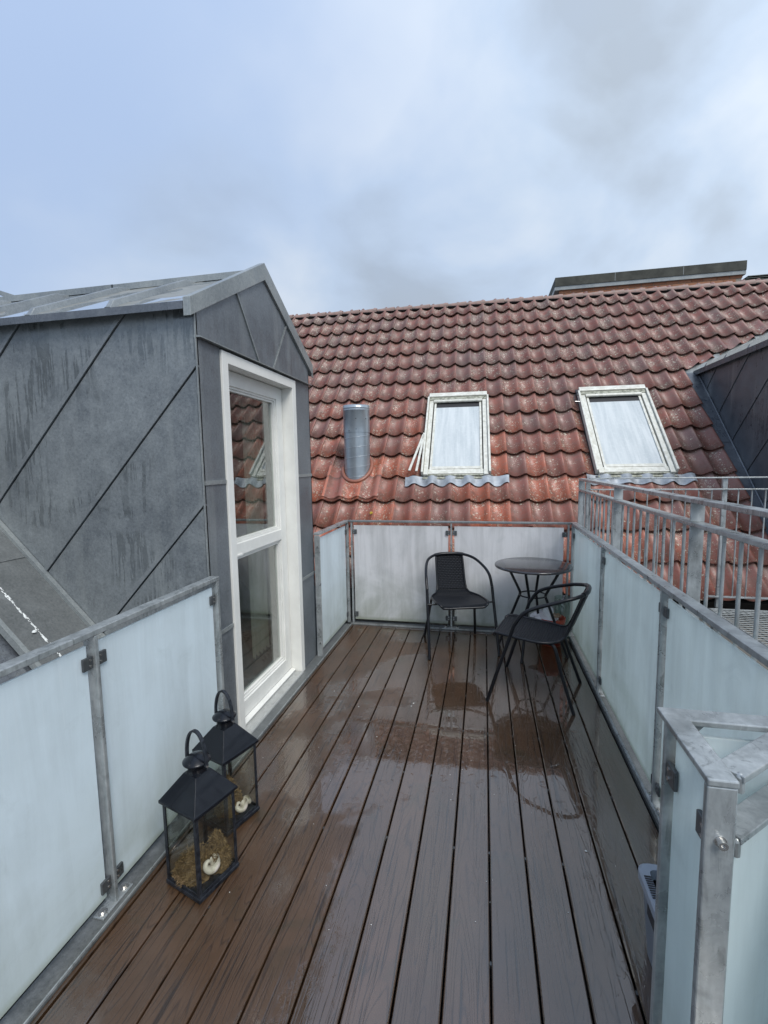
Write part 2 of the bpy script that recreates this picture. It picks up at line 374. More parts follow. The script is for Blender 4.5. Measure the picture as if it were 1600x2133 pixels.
def mat_deck():
    mt, t, p, o = M('wet_composite_board'); oi = N(t, 'ShaderNodeObjectInfo')
    cb = N(t, 'ShaderNodeCombineXYZ'); L(t, ma(t, 'MULTIPLY', oi.outputs['Random'], 37), cb.inputs[0]); L(t, ma(t, 'MULTIPLY', oi.outputs['Random'], 91), cb.inputs[1])
    obj = N(t, 'ShaderNodeTexCoord').outputs['Object']
    ad = N(t, 'ShaderNodeVectorMath', operation='ADD'); L(t, obj, ad.inputs[0]); L(t, cb.outputs[0], ad.inputs[1])
    def mapped(s):
        q = N(t, 'ShaderNodeMapping'); q.inputs['Scale'].default_value = s; L(t, ad.outputs[0], q.inputs[0]); return q.outputs[0]
    # cathedral grain: contour lines of a stretched noise field
    fld = noise(t, mapped((6.5, .62, 1)), 1.0, 2, .5, .35)
    rings = ma(t, 'PINGPONG', ma(t, 'MULTIPLY', fld, 26), .5)
    fine = noise(t, mapped((90, 2.2, 1)), 1.0, 3, .6, .6)
    gr = rng(t, ma(t, 'MULTIPLY_ADD', fine, .35, rings), .10, .30, 0, 1)          # 0 = groove
    gro = ma(t, 'MINIMUM', gr, rng(t, fine, .34, .42))
    g = pos(t)
    big = noise(t, g, 1.15, 4, .55, .5)
    edge = noise(t, g, 26, 4, .65, .3)
    xs_ = sep(t, g)[0]
    side = ma(t, 'MULTIPLY', rng(t, xs_, -.30, -.75), .16)
    wet = rng(t, ma(t, 'SUBTRACT', ma(t, 'ADD', big, ma(t, 'MULTIPLY', edge, .12)), side), .37, .45, 0, 1, True)     # standing film of water
    z = noise(t, g, 3.3, 4, .6, .4)
    c = mx(t, oi.outputs['Random'], (.062, .034, .018), (.086, .048, .028))
    c = mx(t, rng(t, z, .35, .65, 0, .55), c, (.036, .020, .009))
    c = mx(t, ma(t, 'MULTIPLY', ma(t, 'SUBTRACT', 1, gro), .85), c, (.012, .007, .005))
    c = mx(t, rng(t, noise(t, g, 4.5, 3, .6, .8), .58, .70, 0, .45), c, (.032, .028, .014))
    L(t, c, p.inputs['Base Color'])
    L(t, rng(t, wet, 0, 1, .42, .25), p.inputs['Roughness']); p.inputs['Specular IOR Level'].default_value = .3; p.inputs['IOR'].default_value = 1.5
    L(t, rng(t, wet, 0, 1, .35, 1), p.inputs['Coat Weight'])
    L(t, rng(t, wet, 0, 1, .22, .006), p.inputs['Coat Roughness']); p.inputs['Coat IOR'].default_value = 1.95
    bump(t, p, gro, .7, .0014)
    # water surface of the coat: ripples and grain showing through only where the film is thin
    hc = ma(t, 'ADD', ma(t, 'MULTIPLY', ma(t, 'MULTIPLY', gro, rng(t, wet, 0, 1, 1, .6)), .8), ma(t, 'MULTIPLY', noise(t, g, 7, 5, .62, .6), .8))
    brk = ma(t, 'MULTIPLY', ma(t, 'MULTIPLY', wet, ma(t, 'SUBTRACT', 1, wet)), 4)
    hc = ma(t, 'ADD', hc, ma(t, 'MULTIPLY', brk, ma(t, 'MULTIPLY', noise(t, g, 38, 3, .6, .8), 2.5)))
    hc = ma(t, 'ADD', hc, ma(t, 'MULTIPLY', rng(t, noise(t, g, 24, 4, .6, .5), .60, .70), .8))
    b2 = N(t, 'ShaderNodeBump', ins={'Strength': .22, 'Distance': .0012}); L(t, hc, b2.inputs['Height'])
    L(t, b2.outputs[0], p.inputs['Coat Normal'])
    return mt
DECK = mat_deck()

TW, TL_, TTH, TAZ = 0.2249320774, 0.4083780654, 0.762163893, 0.0278103103
RQ = Vector((0.18380978, 8.905, 4.24562062))
RE1 = Vector((math.cos(TAZ), math.sin(TAZ), 0))
RE2 = Vector((math.cos(TTH)*math.sin(TAZ), -math.cos(TTH)*math.cos(TAZ), -math.sin(TTH)))
RN = RE1.cross(-RE2).normalized()
RM = Matrix((RE1, -RE2, RN)).transposed().to_4x4(); RM.translation = RQ
def RP(u, v, o=0): return RQ + RE1*u + RE2*v + RN*o

def mat_tile():
    mt, t, p, o = M('clay_pantile')
    g = N(t, 'ShaderNodeNewGeometry').outputs['Position']
    def dotp(vec, off):
        d = N(t, 'ShaderNodeVectorMath', operation='DOT_PRODUCT'); L(t, g, d.inputs[0]); d.inputs[1].default_value = tuple(vec)
        return ma(t, 'SUBTRACT', d.outputs['Value'], off)
    u = ma(t, 'DIVIDE', dotp(RE1, RQ.dot(RE1)), TW); v = ma(t, 'DIVIDE', dotp(RE2, RQ.dot(RE2)), TL_)
    cu = ma(t, 'CEIL', ma(t, 'SUBTRACT', u, .10)); cv = ma(t, 'CEIL', v)
    cb = N(t, 'ShaderNodeCombineXYZ'); L(t, cu, cb.inputs[0]); L(t, cv, cb.inputs[1])
    wn = N(t, 'ShaderNodeTexWhiteNoise', noise_dimensions='2D'); L(t, cb.outputs[0], wn.inputs['Vector'])
    rnd = sep(t, wn.outputs['Color'])
    fu = ma(t, 'FRACT', ma(t, 'SUBTRACT', u, .10)); fv = ma(t, 'FRACT', v)
    base = mx(t, rnd[0], (.185, .055, .040), (.25, .088, .064))
    base = mx(t, rng(t, rnd[1], .45, 1, 0, .8), base, (.165, .095, .088))
    # fresher orange tiles low on the roof round the windows
    fresh = ma(t, 'MULTIPLY', rng(t, v, 4.5, 9.5, 0, 1), rng(t, rnd[2], .25, .8, .2, 1))
    fresh = ma(t, 'MULTIPLY', fresh, rng(t, u, 9.5, 5, .1, 1))
    base = mx(t, ma(t, 'MULTIPLY', fresh, .85), base, (.46, .115, .052))
    n_ = noise(t, g, 9, 5, .62, .5); n5 = noise(t, g, 45, 4, .7, .2)
    grey = ma(t, 'MULTIPLY', rng(t, n_, .42, .66), rng(t, v, 11, 1, .35, 1.0))
    base = mx(t, ma(t, 'MULTIPLY', grey, .72), base, (.155, .125, .105))
    # grime towards one side of each trough and beneath each overlap
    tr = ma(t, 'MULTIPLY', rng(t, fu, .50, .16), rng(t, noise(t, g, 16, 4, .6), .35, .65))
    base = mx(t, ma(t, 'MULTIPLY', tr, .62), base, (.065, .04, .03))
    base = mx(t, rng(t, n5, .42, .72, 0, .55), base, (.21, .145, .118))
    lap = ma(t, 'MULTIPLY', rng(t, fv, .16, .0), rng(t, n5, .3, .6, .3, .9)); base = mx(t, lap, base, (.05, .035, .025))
    run = ma(t, 'MULTIPLY', rng(t, noise(t, pos(t, scale=(26, 4, 4)), 1, 3, .6, .3), .56, .68), rng(t, v, 8, 12, 0, .55))
    base = mx(t, run, base, (.09, .06, .035))
    # lichen: rings and specks, pale grey-green
    vo = N(t, 'ShaderNodeTexVoronoi', ins={'Scale': 62, 'Randomness': 1.0}); L(t, g, vo.inputs['Vector'])
    vo2 = N(t, 'ShaderNodeTexVoronoi', ins={'Scale': 26, 'Randomness': 1.0}); L(t, g, vo2.inputs['Vector'])
    lm = rng(t, ma(t, 'ADD', noise(t, g, 4.5, 5, .75, .6), ma(t, 'MULTIPLY', rnd[2], .14)), .50, .66)
    lm = ma(t, 'MULTIPLY', lm, rng(t, fu, .95, .6, .15, 1))
    c1 = ma(t, 'MULTIPLY', rng(t, vo.outputs['Distance'], .30, .20), ma(t, 'GREATER_THAN', ma(t, 'ADD', sep(t, vo.outputs['Color'])[0], lm), 1.12))
    dd = vo2.outputs['Distance']
    ring = ma(t, 'MULTIPLY', rng(t, ma(t, 'ABSOLUTE', ma(t, 'SUBTRACT', dd, .22)), .10, .05), ma(t, 'GREATER_THAN', ma(t, 'ADD', sep(t, vo2.outputs['Color'])[0], ma(t, 'MULTIPLY', lm, .7)), 1.12))
    blot = ma(t, 'MULTIPLY', rng(t, noise(t, g, 30, 5, .8, .4), .58, .66), ma(t, 'MULTIPLY', lm, .55))
    base = mx(t, ma(t, 'MINIMUM', ma(t, 'ADD', ma(t, 'ADD', c1, ring), blot), .72), base, (.55, .53, .42))
    L(t, base, p.inputs['Base Color'])
    L(t, rng(t, n_, .3, .7, .30, .6), p.inputs['Roughness'])
    bump(t, p, ma(t, 'ADD', ma(t, 'MULTIPLY', n5, .6), ma(t, 'ADD', ma(t, 'MULTIPLY', n_, 1.0), ma(t, 'MULTIPLY', c1, .5))), .55, .004)
    return mt
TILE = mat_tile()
RIDGE = simple('ridge_clay', (.36, .21, .175), .6, 0, 0, 9, .3, 0, c2=(.20, .15, .125))
MASTIC = simple('orange_mastic', (.27, .095, .055), .4, 0, 0, 9, .5, .1, c2=(.19, .075, .05))

def mat_wicker(name, sx_, sy_):
    mt, t, p, o = M(name); ob = sep(t, N(t, 'ShaderNodeUVMap').outputs[0]); 
    # basket weave from the UV of the woven sheet
    U = ma(t, 'MULTIPLY', ob[0], sx_); V = ma(t, 'MULTIPLY', ob[1], sy_)
    par = ma(t, 'MODULO', ma(t, 'FLOOR', V), 2)
    su = ma(t, 'ABSOLUTE', ma(t, 'SINE', ma(t, 'MULTIPLY', ma(t, 'ADD', U, ma(t, 'MULTIPLY', par, .5)), PI)))
    sv = ma(t, 'ABSOLUTE', ma(t, 'SINE', ma(t, 'MULTIPLY', V, PI)))
    h = ma(t, 'MULTIPLY', su, sv)
    L(t, mx(t, rng(t, h, .05, .5), (.001, .001, .002), (.007, .009, .013)), p.inputs['Base Color'])
    p.inputs['Roughness'].default_value = .45; p.inputs['Specular IOR Level'].default_value = .3
    bump(t, p, h, 1.0, .006); return mt
WICK = mat_wicker('black_wicker', 26, 60)
WICK2 = mat_wicker('black_wicker_back', 15, 62)

# ------------------------------------------------------------------ ground and the near building
g = MB((0, 0, -9)); g.quad([(-400, -400, -9), (400, -400, -9), (400, 400, -9), (-400, 400, -9)])
g.build('ground', ASPH, kind='structure')

bld = thing('building', (-3, 1, -9), 'zinc roofed building carrying the wooden roof terrace', 'building')
BO = bld.location
b = MB(BO); b.box((-6.2, -4, -9), (-1.5, 4.6, -.22)); b.box((-1.5, -4, -9), (.80, 4.6, -.30)); b.build('wall', RENDERW, bld)
# roof slope (45 degrees) left of the terrace
def zr(x): return -(x + 1.383)
b = MB(BO); b.prism([(-1.43, -4, zr(-1.43)-.05), (-4.35, -4, zr(-4.35)-.05), (-4.35, 4.75, zr(-4.35)-.05), (-1.43, 4.75, zr(-1.43)-.05)], (0, 0, -.18))
roof_l = b.build('roof', Z_DARK, bld)
b = MB(BO)
for x0, x1, dz in ((-1.43, -2.55, 0), (-2.53, -4.3, .006)):
    b.prism([(x0, 1.77, zr(x0)-.012+dz), (x1, 1.77, zr(x1)-.012+dz), (x1, 2.165, zr(x1)-.012+dz), (x0, 2.165, zr(x0)-.012+dz)], (.003, 0, .003))
b.build('flashing', Z_FLASH, roof_l)
b = MB(BO); b.obox((-1.42, 1.76, zr(-1.42)+.0), (-4.3, 1.76, zr(-4.3)+.0), .022, .035, (1, 0, 1)); b.build('seam', Z_TRIM, roof_l)
b = MB(BO); b.obox((-1.42, 2.148, zr(-1.42)+.008), (-4.2, 2.148, zr(-4.2)+.008), .028, .022, (1, 0, 1)); b.build('seam', Z_TRIM, roof_l)
for yy in (1.16, .56, -.04, -.64):
    b = MB(BO); b.obox((-1.42, yy, zr(-1.42)-.03), (-4.3, yy, zr(-4.3)-.03), .014, .03, (1, 0, 1)); b.build('seam', Z_DARK, roof_l)
# pale crust of lichen along the fold
b = MB(BO)
for i in range(220):
    x = -1.75 - i*.0055 + random.uniform(-.003, .003); y = 1.893 + random.gauss(0, .0035); s = random.uniform(.002, .007)
    c = Vector((x, y, zr(x)-.004)); a = Vector((s, 0, -s)); d = Vector((0, s*random.uniform(.4, 1), 0)); n_ = Vector((.7, 0, .7))*s*.6
    b.add([c-a-d, c+a-d, c+a+d, c-a+d, c+n_], [(0,1,4),(1,2,4),(2,3,4),(3,0,4)])
for x, y in ((-2.205, 1.87),):
    b.lathe([(.0, .012), (.008, .008), (.011, 0)], (x, y, zr(x)), 8)
b.build('lichen_crust', CRUST, roof_l, kind='stuff')

# ------------------------------------------------------------------ deck
DO = (0, 1.8, -.03)
b = MB(DO); b.box((-1.40, -1.5, -.20), (.84, 4.56, -.062))
for y in [x*.45-1.3 for x in range(13)]: b.box((-1.30, y, -.062), (.77, y+.05, -.031))
deck = b.build('deck', JOIST); tag(deck, kind='structure')
GP = .147; G0 = .032
def board(x0, x1, y0=-1.5, y1=4.49):
    w2 = (x1-x0)/2; bb = MB(); e_ = .0035
    prof = [(-w2, -.028), (-w2, -e_), (-w2+e_, 0), (w2-e_, 0), (w2, -e_), (w2, -.028)]
    vs = [(x, y, z) for y in (y0, y1) for x, z in prof]; n = 6
    bb.add(vs, [(i, (i+1) % n, n+(i+1) % n, n+i) for i in range(n)] + [tuple(range(n))[::-1], tuple(range(n, 2*n))])
    return bb
me_board = None
for k in range(-9, 5):
    x0 = G0+k*GP+.0035; x1 = G0+(k+1)*GP-.0035
    if me_board is None:
        me_board = board(x0, x1).mesh('board'); me_board.materials.append(DECK)
        bm = bmesh.new(); bm.from_mesh(me_board); bmesh.ops.recalc_face_normals(bm, faces=bm.faces); bm.to_mesh(me_board); bm.free()
    o = bpy.data.objects.new('board', me_board); C.objects.link(o); o.parent = deck
    o.location = ((x0+x1)/2, -1.8, .03 + random.uniform(-.0006, .0006))
b = MB(DO); b.box((-1.309, -1.5, -.03), (-1.2955, 4.49, -.001)); b.build('edge_strip', DECK, deck)
# small clips in the gaps
b = MB(DO)
for k in range(-8, 5):
    for y in [x*.45-1.275 for x in range(13)]:
        if random.random() < .55: continue
        b.box((G0+k*GP-.0033, y-.006, -.02), (G0+k*GP+.0033, y+.006, -.008))
b.build('board_clip', CLAMP, deck, kind='stuff')
# perimeter flashings
def flash(poly, z0=-.02, z1=.008, name='edge_flashing', mat=Z_FLASH):
    bb = MB(DO); bb.prism([(x, y, z0) for x, y in poly], (0, 0, z1-z0)); return bb.build(name, mat, deck, .002)
flash([(-1.311, -1.5), (-1.311, 4.492), (-1.398, 4.492), (-1.398, -1.5)])
flash([(-1.312, 4.493), (.774, 4.493), (.774, 4.60), (-1.398, 4.60)])
flash([(.775, -1.5), (.835, -1.5), (.835, 4.60), (.775, 4.60)])
b = MB(DO); b.box((-1.316, -1.5, .008), (-1.311, 4.488, .016)); b.build('edge_lip', GALV, deck)
b = MB(DO); b.box((-1.31, 4.493, .008), (.774, 4.499, .018)); b.build('edge_lip', GALV, deck)
b = MB(DO); b.tube([(.787, -1.5, .014), (.787, 4.5, .014)], .009, 8); b.build('edge_lip', GALV, deck)
# specks of debris
b = MB((0, 2, 0.001))
def speck(x, y, s, z=.001):
    n = random.randint(4, 6); pts = []
    for k in range(n): a = 2*PI*k/n + random.uniform(-.3, .3); r = s*random.uniform(.5, 1); pts.append((x+r*math.cos(a), y+r*math.sin(a), z+random.uniform(0, s*.3)))
    b.add(pts+[(x, y, z+s*.5)], [(k, (k+1) % n, n) for k in range(n)])
for _ in range(90): speck(random.uniform(-1.28, .7), random.uniform(1.3, 4.4), random.uniform(.001, .003))
for x, y, s in ((-.46, 3.03, .008), (-.47, 2.99, .006), (.11, 4.485, .011), (.14, 4.487, .010), (-.82, 2.92, .007), (.43, 1.95, .006), (-.62, 2.6, .005), (-1.05, 3.1, .006)): speck(x, y, s, .002)
tag(b.build('debris', CRUST), kind='stuff')

# ------------------------------------------------------------------ glass railings
RT = 1.07            # top of the handrails
def post_box(o, cx, cy, wx, wy, z0=.006, z1=RT-.022, parent=None, mat=GALV, name='post'):
    bb = MB(o); bb.box((cx-wx/2, cy-wy/2, z0), (cx+wx/2, cy+wy/2, z1)); return bb.build(name, mat, parent, .003)
def base_plate(o, cx, cy, lx, ly, parent):
    bb = MB(o); bb.box((cx-lx/2, cy-ly/2, .009), (cx+lx/2, cy+ly/2, .017)); pl = bb.build('base_plate', GALV, parent, .002)
    for s in (-1, 1):
        bb = MB(o); px_, py_ = (cx, cy+s*(ly/2-.022)) if ly > lx else (cx+s*(lx/2-.022), cy)
        bb.lathe([(.017, .017), (.017, .0195), (.010, .0196), (.010, .026), (0, .026)], (px_, py_, 0), 10, False); bb.build('bolt', STEEL, pl)
def clamp(o, axis, fixed, a, z, parent, side=1, inward=1):
    """two-jaw glass clamp. axis 'y': rail runs along y, glass in plane x=fixed"""
    bb = MB(o); l_ = .042; h_ = .046
    lo, hi = sorted((a, a+side*l_))
    for s in (-1, 1):
        t0, t1 = (.0065, .0165) if s > 0 else (-.0165, -.0065)
        if axis == 'y': bb.box((fixed+t0, lo, z-h_/2), (fixed+t1, hi, z+h_/2))
        else: bb.box((lo, fixed+t0, z-h_/2), (hi, fixed+t1, z+h_/2))
    if axis == 'y': bb.box((fixed-.0063, lo if side > 0 else hi-.006, z-h_/2+.003), (fixed+.0063, lo+.006 if side > 0 else hi, z+h_/2-.003))
    else: bb.box((lo if side > 0 else hi-.006, fixed-.0063, z-h_/2+.003), (lo+.006 if side > 0 else hi, fixed+.0063, z+h_/2-.003))
    cl = bb.build('clamp', CLAMP, parent, .0025)
    bb = MB(o)
    q = a+side*.013
    for dz in (-.011, .011):
        if axis == 'y':
            x = fixed+inward*.0165; bb.tube([(x, q, z+dz), (x+inward*.0022, q, z+dz)], .0045, 8)
        else:
            y = fixed+inward*.0165; bb.tube([(q, y, z+dz), (q, y+inward*.0022, z+dz)], .0045, 8)
    bb.build('screw', STEEL, cl)
def pane_box(o, lo, hi, mat, parent):
    bb = MB(o); bb.box(lo, hi); return bb.build('glass_panel', mat, parent, .0015, 1)
RG = 'frosted glass railings round the terrace'
# left railing, nearest
o_ = Vector((-1.365, 1.0, 0)); R = thing('glass_railing', o_, 'frosted glass railing on the left, ending at the dormer, behind the two lanterns', 'railing', RG)
XL = -1.365
for y in (.25, 1.362):
    post_box(o_, XL, y, .050, .016, parent=R); base_plate(o_, XL+.008, y, .045, .15, R)
    for z in (.955, .105):
        clamp(o_, 'y', XL-.002, y-.010, z, R, -1); clamp(o_, 'y', XL-.002, y+.010, z, R, 1)
post_box(o_, XL, 2.145, .050, .020, .009, parent=R)
for z in (.955, .105): clamp(o_, 'y', XL-.002, 2.133, z, R, -1)
b = MB(o_); b.box((XL-.025, -1.0, RT-.022), (XL+.025, 2.158, RT)); b.build('top_rail', GALV, R, .003)
for y0, y1 in ((-.9, .225), (.275, 1.338), (1.386, 2.122)):
    pane_box(o_, (XL-.007, y0, .052), (XL+.003, y1, 1.018), FROST, R)
# far-left short return
o_ = Vector((-1.36, 4.1, 0)); R = thing('glass_railing', o_, 'short frosted glass railing from the dormer corner to the far left terrace corner', 'railing', RG)
post_box(o_, -1.352, 3.655, .048, .016, .009, parent=R)
for z in (.955, .13):
    b = MB(o_); b.tube([(-1.345, 3.647, z), (-1.345, 3.640, z)], .008, 10); b.build('bolt', STEEL, R)
post_box(o_, -1.352, 4.535, .030, .030, .009, parent=R)
for z in (.955, .105): clamp(o_, 'y', -1.365, 4.515, z, R, -1)
b = MB(o_); b.box((-1.385, 3.664, RT-.020), (-1.335, 4.518, RT)); b.build('top_rail', GALV, R, .003)
pane_box(o_, (-1.370, 3.69, .045), (-1.360, 4.49, 1.018), FROST, R)
# far railing
YF = 4.545
o_ = Vector((-.3, YF, 0)); R = thing('glass_railing', o_, 'dirty frosted glass railing at the far end of the terrace, behind the chair and table', 'railing', RG)
for x in (-1.305, -.305, .765):
    post_box(o_, x, YF, .016, .045, .009, parent=R)
    base_plate(o_, x, YF-.01, .15, .05, R) if x == -.305 else None
    for z in (.955, .105):
        if x > -1: clamp(o_, 'x', YF, x-.012, z, R, -1, -1)
        if x < .5: clamp(o_, 'x', YF, x+.012, z, R, 1, -1)
b = MB(o_); b.box((-1.385, YF-.025, RT-.018), (.79, YF+.025, RT)); b.build('top_rail', GALV_D, R, .003)
pane_box(o_, (-1.285, YF-.005, .045), (-.335, YF+.005, 1.020), FROST_FAR, R)
pane_box(o_, (-.275, YF-.005, .045), (.725, YF+.005, 1.020), FROST_FAR, R)
# right railing
XR = .812
o_ = Vector((XR, 2.5, 0)); R = thing('glass_railing', o_, 'long frosted glass railing along the right side of the terrace, beside the table', 'railing', RG)
for y in (4.51, 3.41, 2.29, 1.17):
    post_box(o_, XR, y, .050, .016, parent=R)
    if y < 4.4: base_plate(o_, XR-.008, y, .045, .15, R)
    for z in (.955, .105):
        clamp(o_, 'y', XR+.002, y-.010, z, R, -1, -1)
        if y < 4.4: clamp(o_, 'y', XR+.002, y+.010, z, R, 1, -1)
b = MB(o_); b.box((XR-.025, .4, RT-.022), (XR+.028, 4.575, RT)); b.build('top_rail', GALV, R, .003)
for y0, y1 in ((3.437, 4.485), (2.317, 3.383), (1.197, 2.263), (.45, 1.143)):
    pane_box(o_, (XR-.003, y0, .052), (XR+.007, y1, 1.018), FROST_R, R)

# near corner railing (lower right)
o_ = Vector((.42, 1.0, 0)); R = thing('corner_railing', o_, 'thick galvanised corner railing with frosted glass at the lower right, nearest the viewer', 'railing')
X0, X1, Y0, Y1 = .395, .446, .885, 1.142
b = MB(o_)
b.prism([(X0, Y0, RT-.014), (X1, Y0, RT-.014), (X1, Y1-.052, RT-.014), (.80, Y1-.052, RT-.014), (.80, Y1, RT-.014), (X0, Y1, RT-.014)], (0, 0, .014))
b.build('top_rail', GALV, R, .003)
post_box(o_, (X0+X1)/2, Y0+.010, .050, .016, .009, RT-.0145, R)
post_box(o_, X0+.028, Y1-.035, .044, .014, .009, RT-.0145, R)
# small gusset under the inner corner
b = MB(o_); b.prism([(X1+.000, Y1-.045, RT-.015), (X1+.03, Y1-.045, RT-.015), (X1+.0, Y1-.045, RT-.05)], (0, .012, 0)); b.build('gusset', GALV_D, R)
XG = .421
clamp(o_, 'y', XG, Y1-.046, .945, R, -1, -1); clamp(o_, 'y', XG, Y1-.046, .13, R, -1, -1)
clamp(o_, 'y', XG, Y0+.020, .945, R, 1, -1); clamp(o_, 'y', XG, Y0+.020, .13, R, 1, -1)
pane_box(o_, (XG-.005, Y0+.03, .05), (XG+.005, Y1-.06, 1.03), FROST_R, R)
pane_box(o_, (X1+.02, Y1-.030, .05), (.775, Y1-.020, 1.022), FROST_R, R)
b = MB(o_)
b.lathe([(.0105, 0), (.0105, .002), (.008, .002), (.008, .013), (.0045, .013), (.0045, .008), (0, .008)], (0, 0, 0), 14, False)
rot = Matrix.Rotation(math.radians(90), 3, 'X')
b.v = [rot @ v + Vector((.421, Y0+.002, .952)) for v in b.v]
b.build('bolt', STEEL, R)

# gate swung open, hinged to the near post
d_ = Vector((.76, .65, 0)).normalized(); h0 = Vector((.452, .915, 0))
R2 = thing('gate', (.46, .92, 0), 'open galvanised gate with two flat bars at the right edge, hinged to the corner post', 'gate')
og = R2.location
n_ = Vector((-d_.y, d_.x, 0))
for z, nm in ((RT-.008, 'top_bar'), (RT-.130, 'lower_bar')):
    s0 = .0 if nm == 'top_bar' else .004
    b = MB(og); b.obox(h0+d_*s0+n_*.010+Vector((0, 0, z)), h0+d_*.62+n_*.010+Vector((0, 0, z)), .050, .013); b.build(nm, GALV, R2, .002)
b = MB(og); b.obox(h0+d_*.04+Vector((0, 0, .12)), h0+d_*.60+Vector((0, 0, .12)), .04, .012); b.build('bottom_bar', GALV, R2, .002)
b = MB(og); b.obox(h0+d_*.60+Vector((0, 0, .12)), h0+d_*.60+Vector((0, 0, RT-.02)), .04, .012, (0, 1, 0)); b.build('stile', GALV, R2, .002)
b = MB(og); b.prism([h0+d_*(-.004)+n_*.004+Vector((0, 0, .13)), h0+d_*.58+n_*.004+Vector((0, 0, .13)), h0+d_*.58+n_*.004+Vector((0, 0, .92)), h0+d_*(-.004)+n_*.004+Vector((0, 0, .92))], -n_*.008); b.build('glass_panel', FROST_R, R2)
for z in (RT-.024, RT-.150):
    b = MB(og); b.tube([h0+d_*.010+Vector((0, -.006, z-.012)), h0+d_*.010+Vector((0, -.006, z+.016))], .0085, 10); b.lathe([(.0, .008), (.006, .006), (.0085, 0)], h0+d_*.010+Vector((0, -.006, z+.016)), 10); b.build('hinge', GALV, R2)

# ------------------------------------------------------------------ stair balustrade of vertical bars, right
o_ = Vector((.9, 3, .2)); R = thing('bar_railing', o_, 'galvanised bar railing running behind the right glass railing, with flat wide posts', 'railing', 'galvanised bar railings of the outside stair')
for z, hh, nm in ((1.468, .020, 'top_rail'), (1.366, .018, 'middle_rail')):
    b = MB(o_); b.box((.872, .3, z-hh), (.928, 4.70, z)); b.build(nm, GALV, R, .003)
posts_y = (1.05, 2.245, 3.47, 4.70)
for y in posts_y:
    for za, zb in ((-.4, 1.3475), (1.3665, 1.4475)):
        pass
    post_box(o_, .900, y, .055, .012, -.4, 1.3475, R)
    post_box(o_, .900, y, .055, .012, 1.3665, 1.4475, R, name='post_stub')
y = 4.70-.125
while y > .5:
    if min(abs(y-q) for q in posts_y) > .035:
        b = MB(o_); b.tube([(.900, y, -.35), (.900, y, 1.349)], .0075, 8); b.build('baluster', GALV, R)
    y -= .1225
o_ = Vector((1.8, 4.7, .2)); R = thing('bar_railing', o_, 'thin galvanised bar railing across the foot of the tiled roof, beyond the stair', 'railing', 'galvanised bar railings of the outside stair')
for z, hh, nm in ((1.470, .012, 'top_rail'), (1.367, .012, 'middle_rail'), (.392, .014, 'bottom_rail')):
    b = MB(o_); b.box((.968 if z > 1 else 2.0, 4.682, z-hh), (4.2, 4.718, z)); b.build(nm, GALV, R, .002)
post_box(o_, .958, 4.71, .040, .020, -.4, 1.462, R); 
for x in (2.095, 3.33):
    post_box(o_, x, 4.715, .040, .028, .28, 1.4575, R)
x = 1.045
while x < 4.1:
    if min(abs(x-q) for q in (2.095, 3.33)) > .03:
        b = MB(o_); b.tube([(x, 4.70, .385 if x > 2 else -.35), (x, 4.70, 1.355)], .0062, 8); b.build('baluster', GALV, R)
    x += .105

# grating landing
o_ = Vector((3, 3.5, .26)); R = thing('landing', o_, 'galvanised grating landing beyond the stair railing at the right edge', 'landing')
b = MB(o_)
for a_, c_ in (((2.0, 4.66, .24), (4.2, 4.668, .285)), ((2.0, 1.2, .24), (2.008, 4.66, .285)), ((2.0, 1.2, .24), (4.2, 1.208, .285))): b.box(a_, c_)
for xx in (2.55, 3.1, 3.65): b.box((xx, 1.21, .245), (xx+.006, 4.655, .2805))
b.build('frame', GALV, R)
b = MB(o_)
xx = 2.02
while xx < 3.4:
    b.box((xx, 1.8, .268), (xx+.003, 4.655, .279)); xx += .05
b.build('bearing_bar', GALV_D, R, kind='stuff')
b = MB(o_)
yy = 1.8
while yy < 4.65:
    b.add([(2.01, yy, .279), (3.4, yy, .279), (3.4, yy+.004, .279), (2.01, yy+.004, .279), (2.01, yy+.002, .283), (3.4, yy+.002, .283)], [(0,1,5,4),(2,3,4,5)]); yy += .05
b.build('cross_wire', GALV_D, R, kind='stuff')
b = MB(o_)
for xx, yy in ((2.02, 4.60), (4.1, 4.6), (2.02, 1.3), (4.1, 1.3)): b.box((xx, yy, -9), (xx+.06, yy+.05, .24))
b.build('column', GALV_D, R)

# ------------------------------------------------------------------ zinc dormer with the glazed door
XD = -1.40; YA, YB = 2.165, 3.70; YM = (YA+YB)/2; ZE = 2.43; ZP = 2.90
D = thing('dormer', (XD, YM, 0), 'dark zinc clad gabled dormer with a tall white glazed door, left of the terrace', 'dormer'); o_ = D.location
# core
b = MB(o_)
core = None
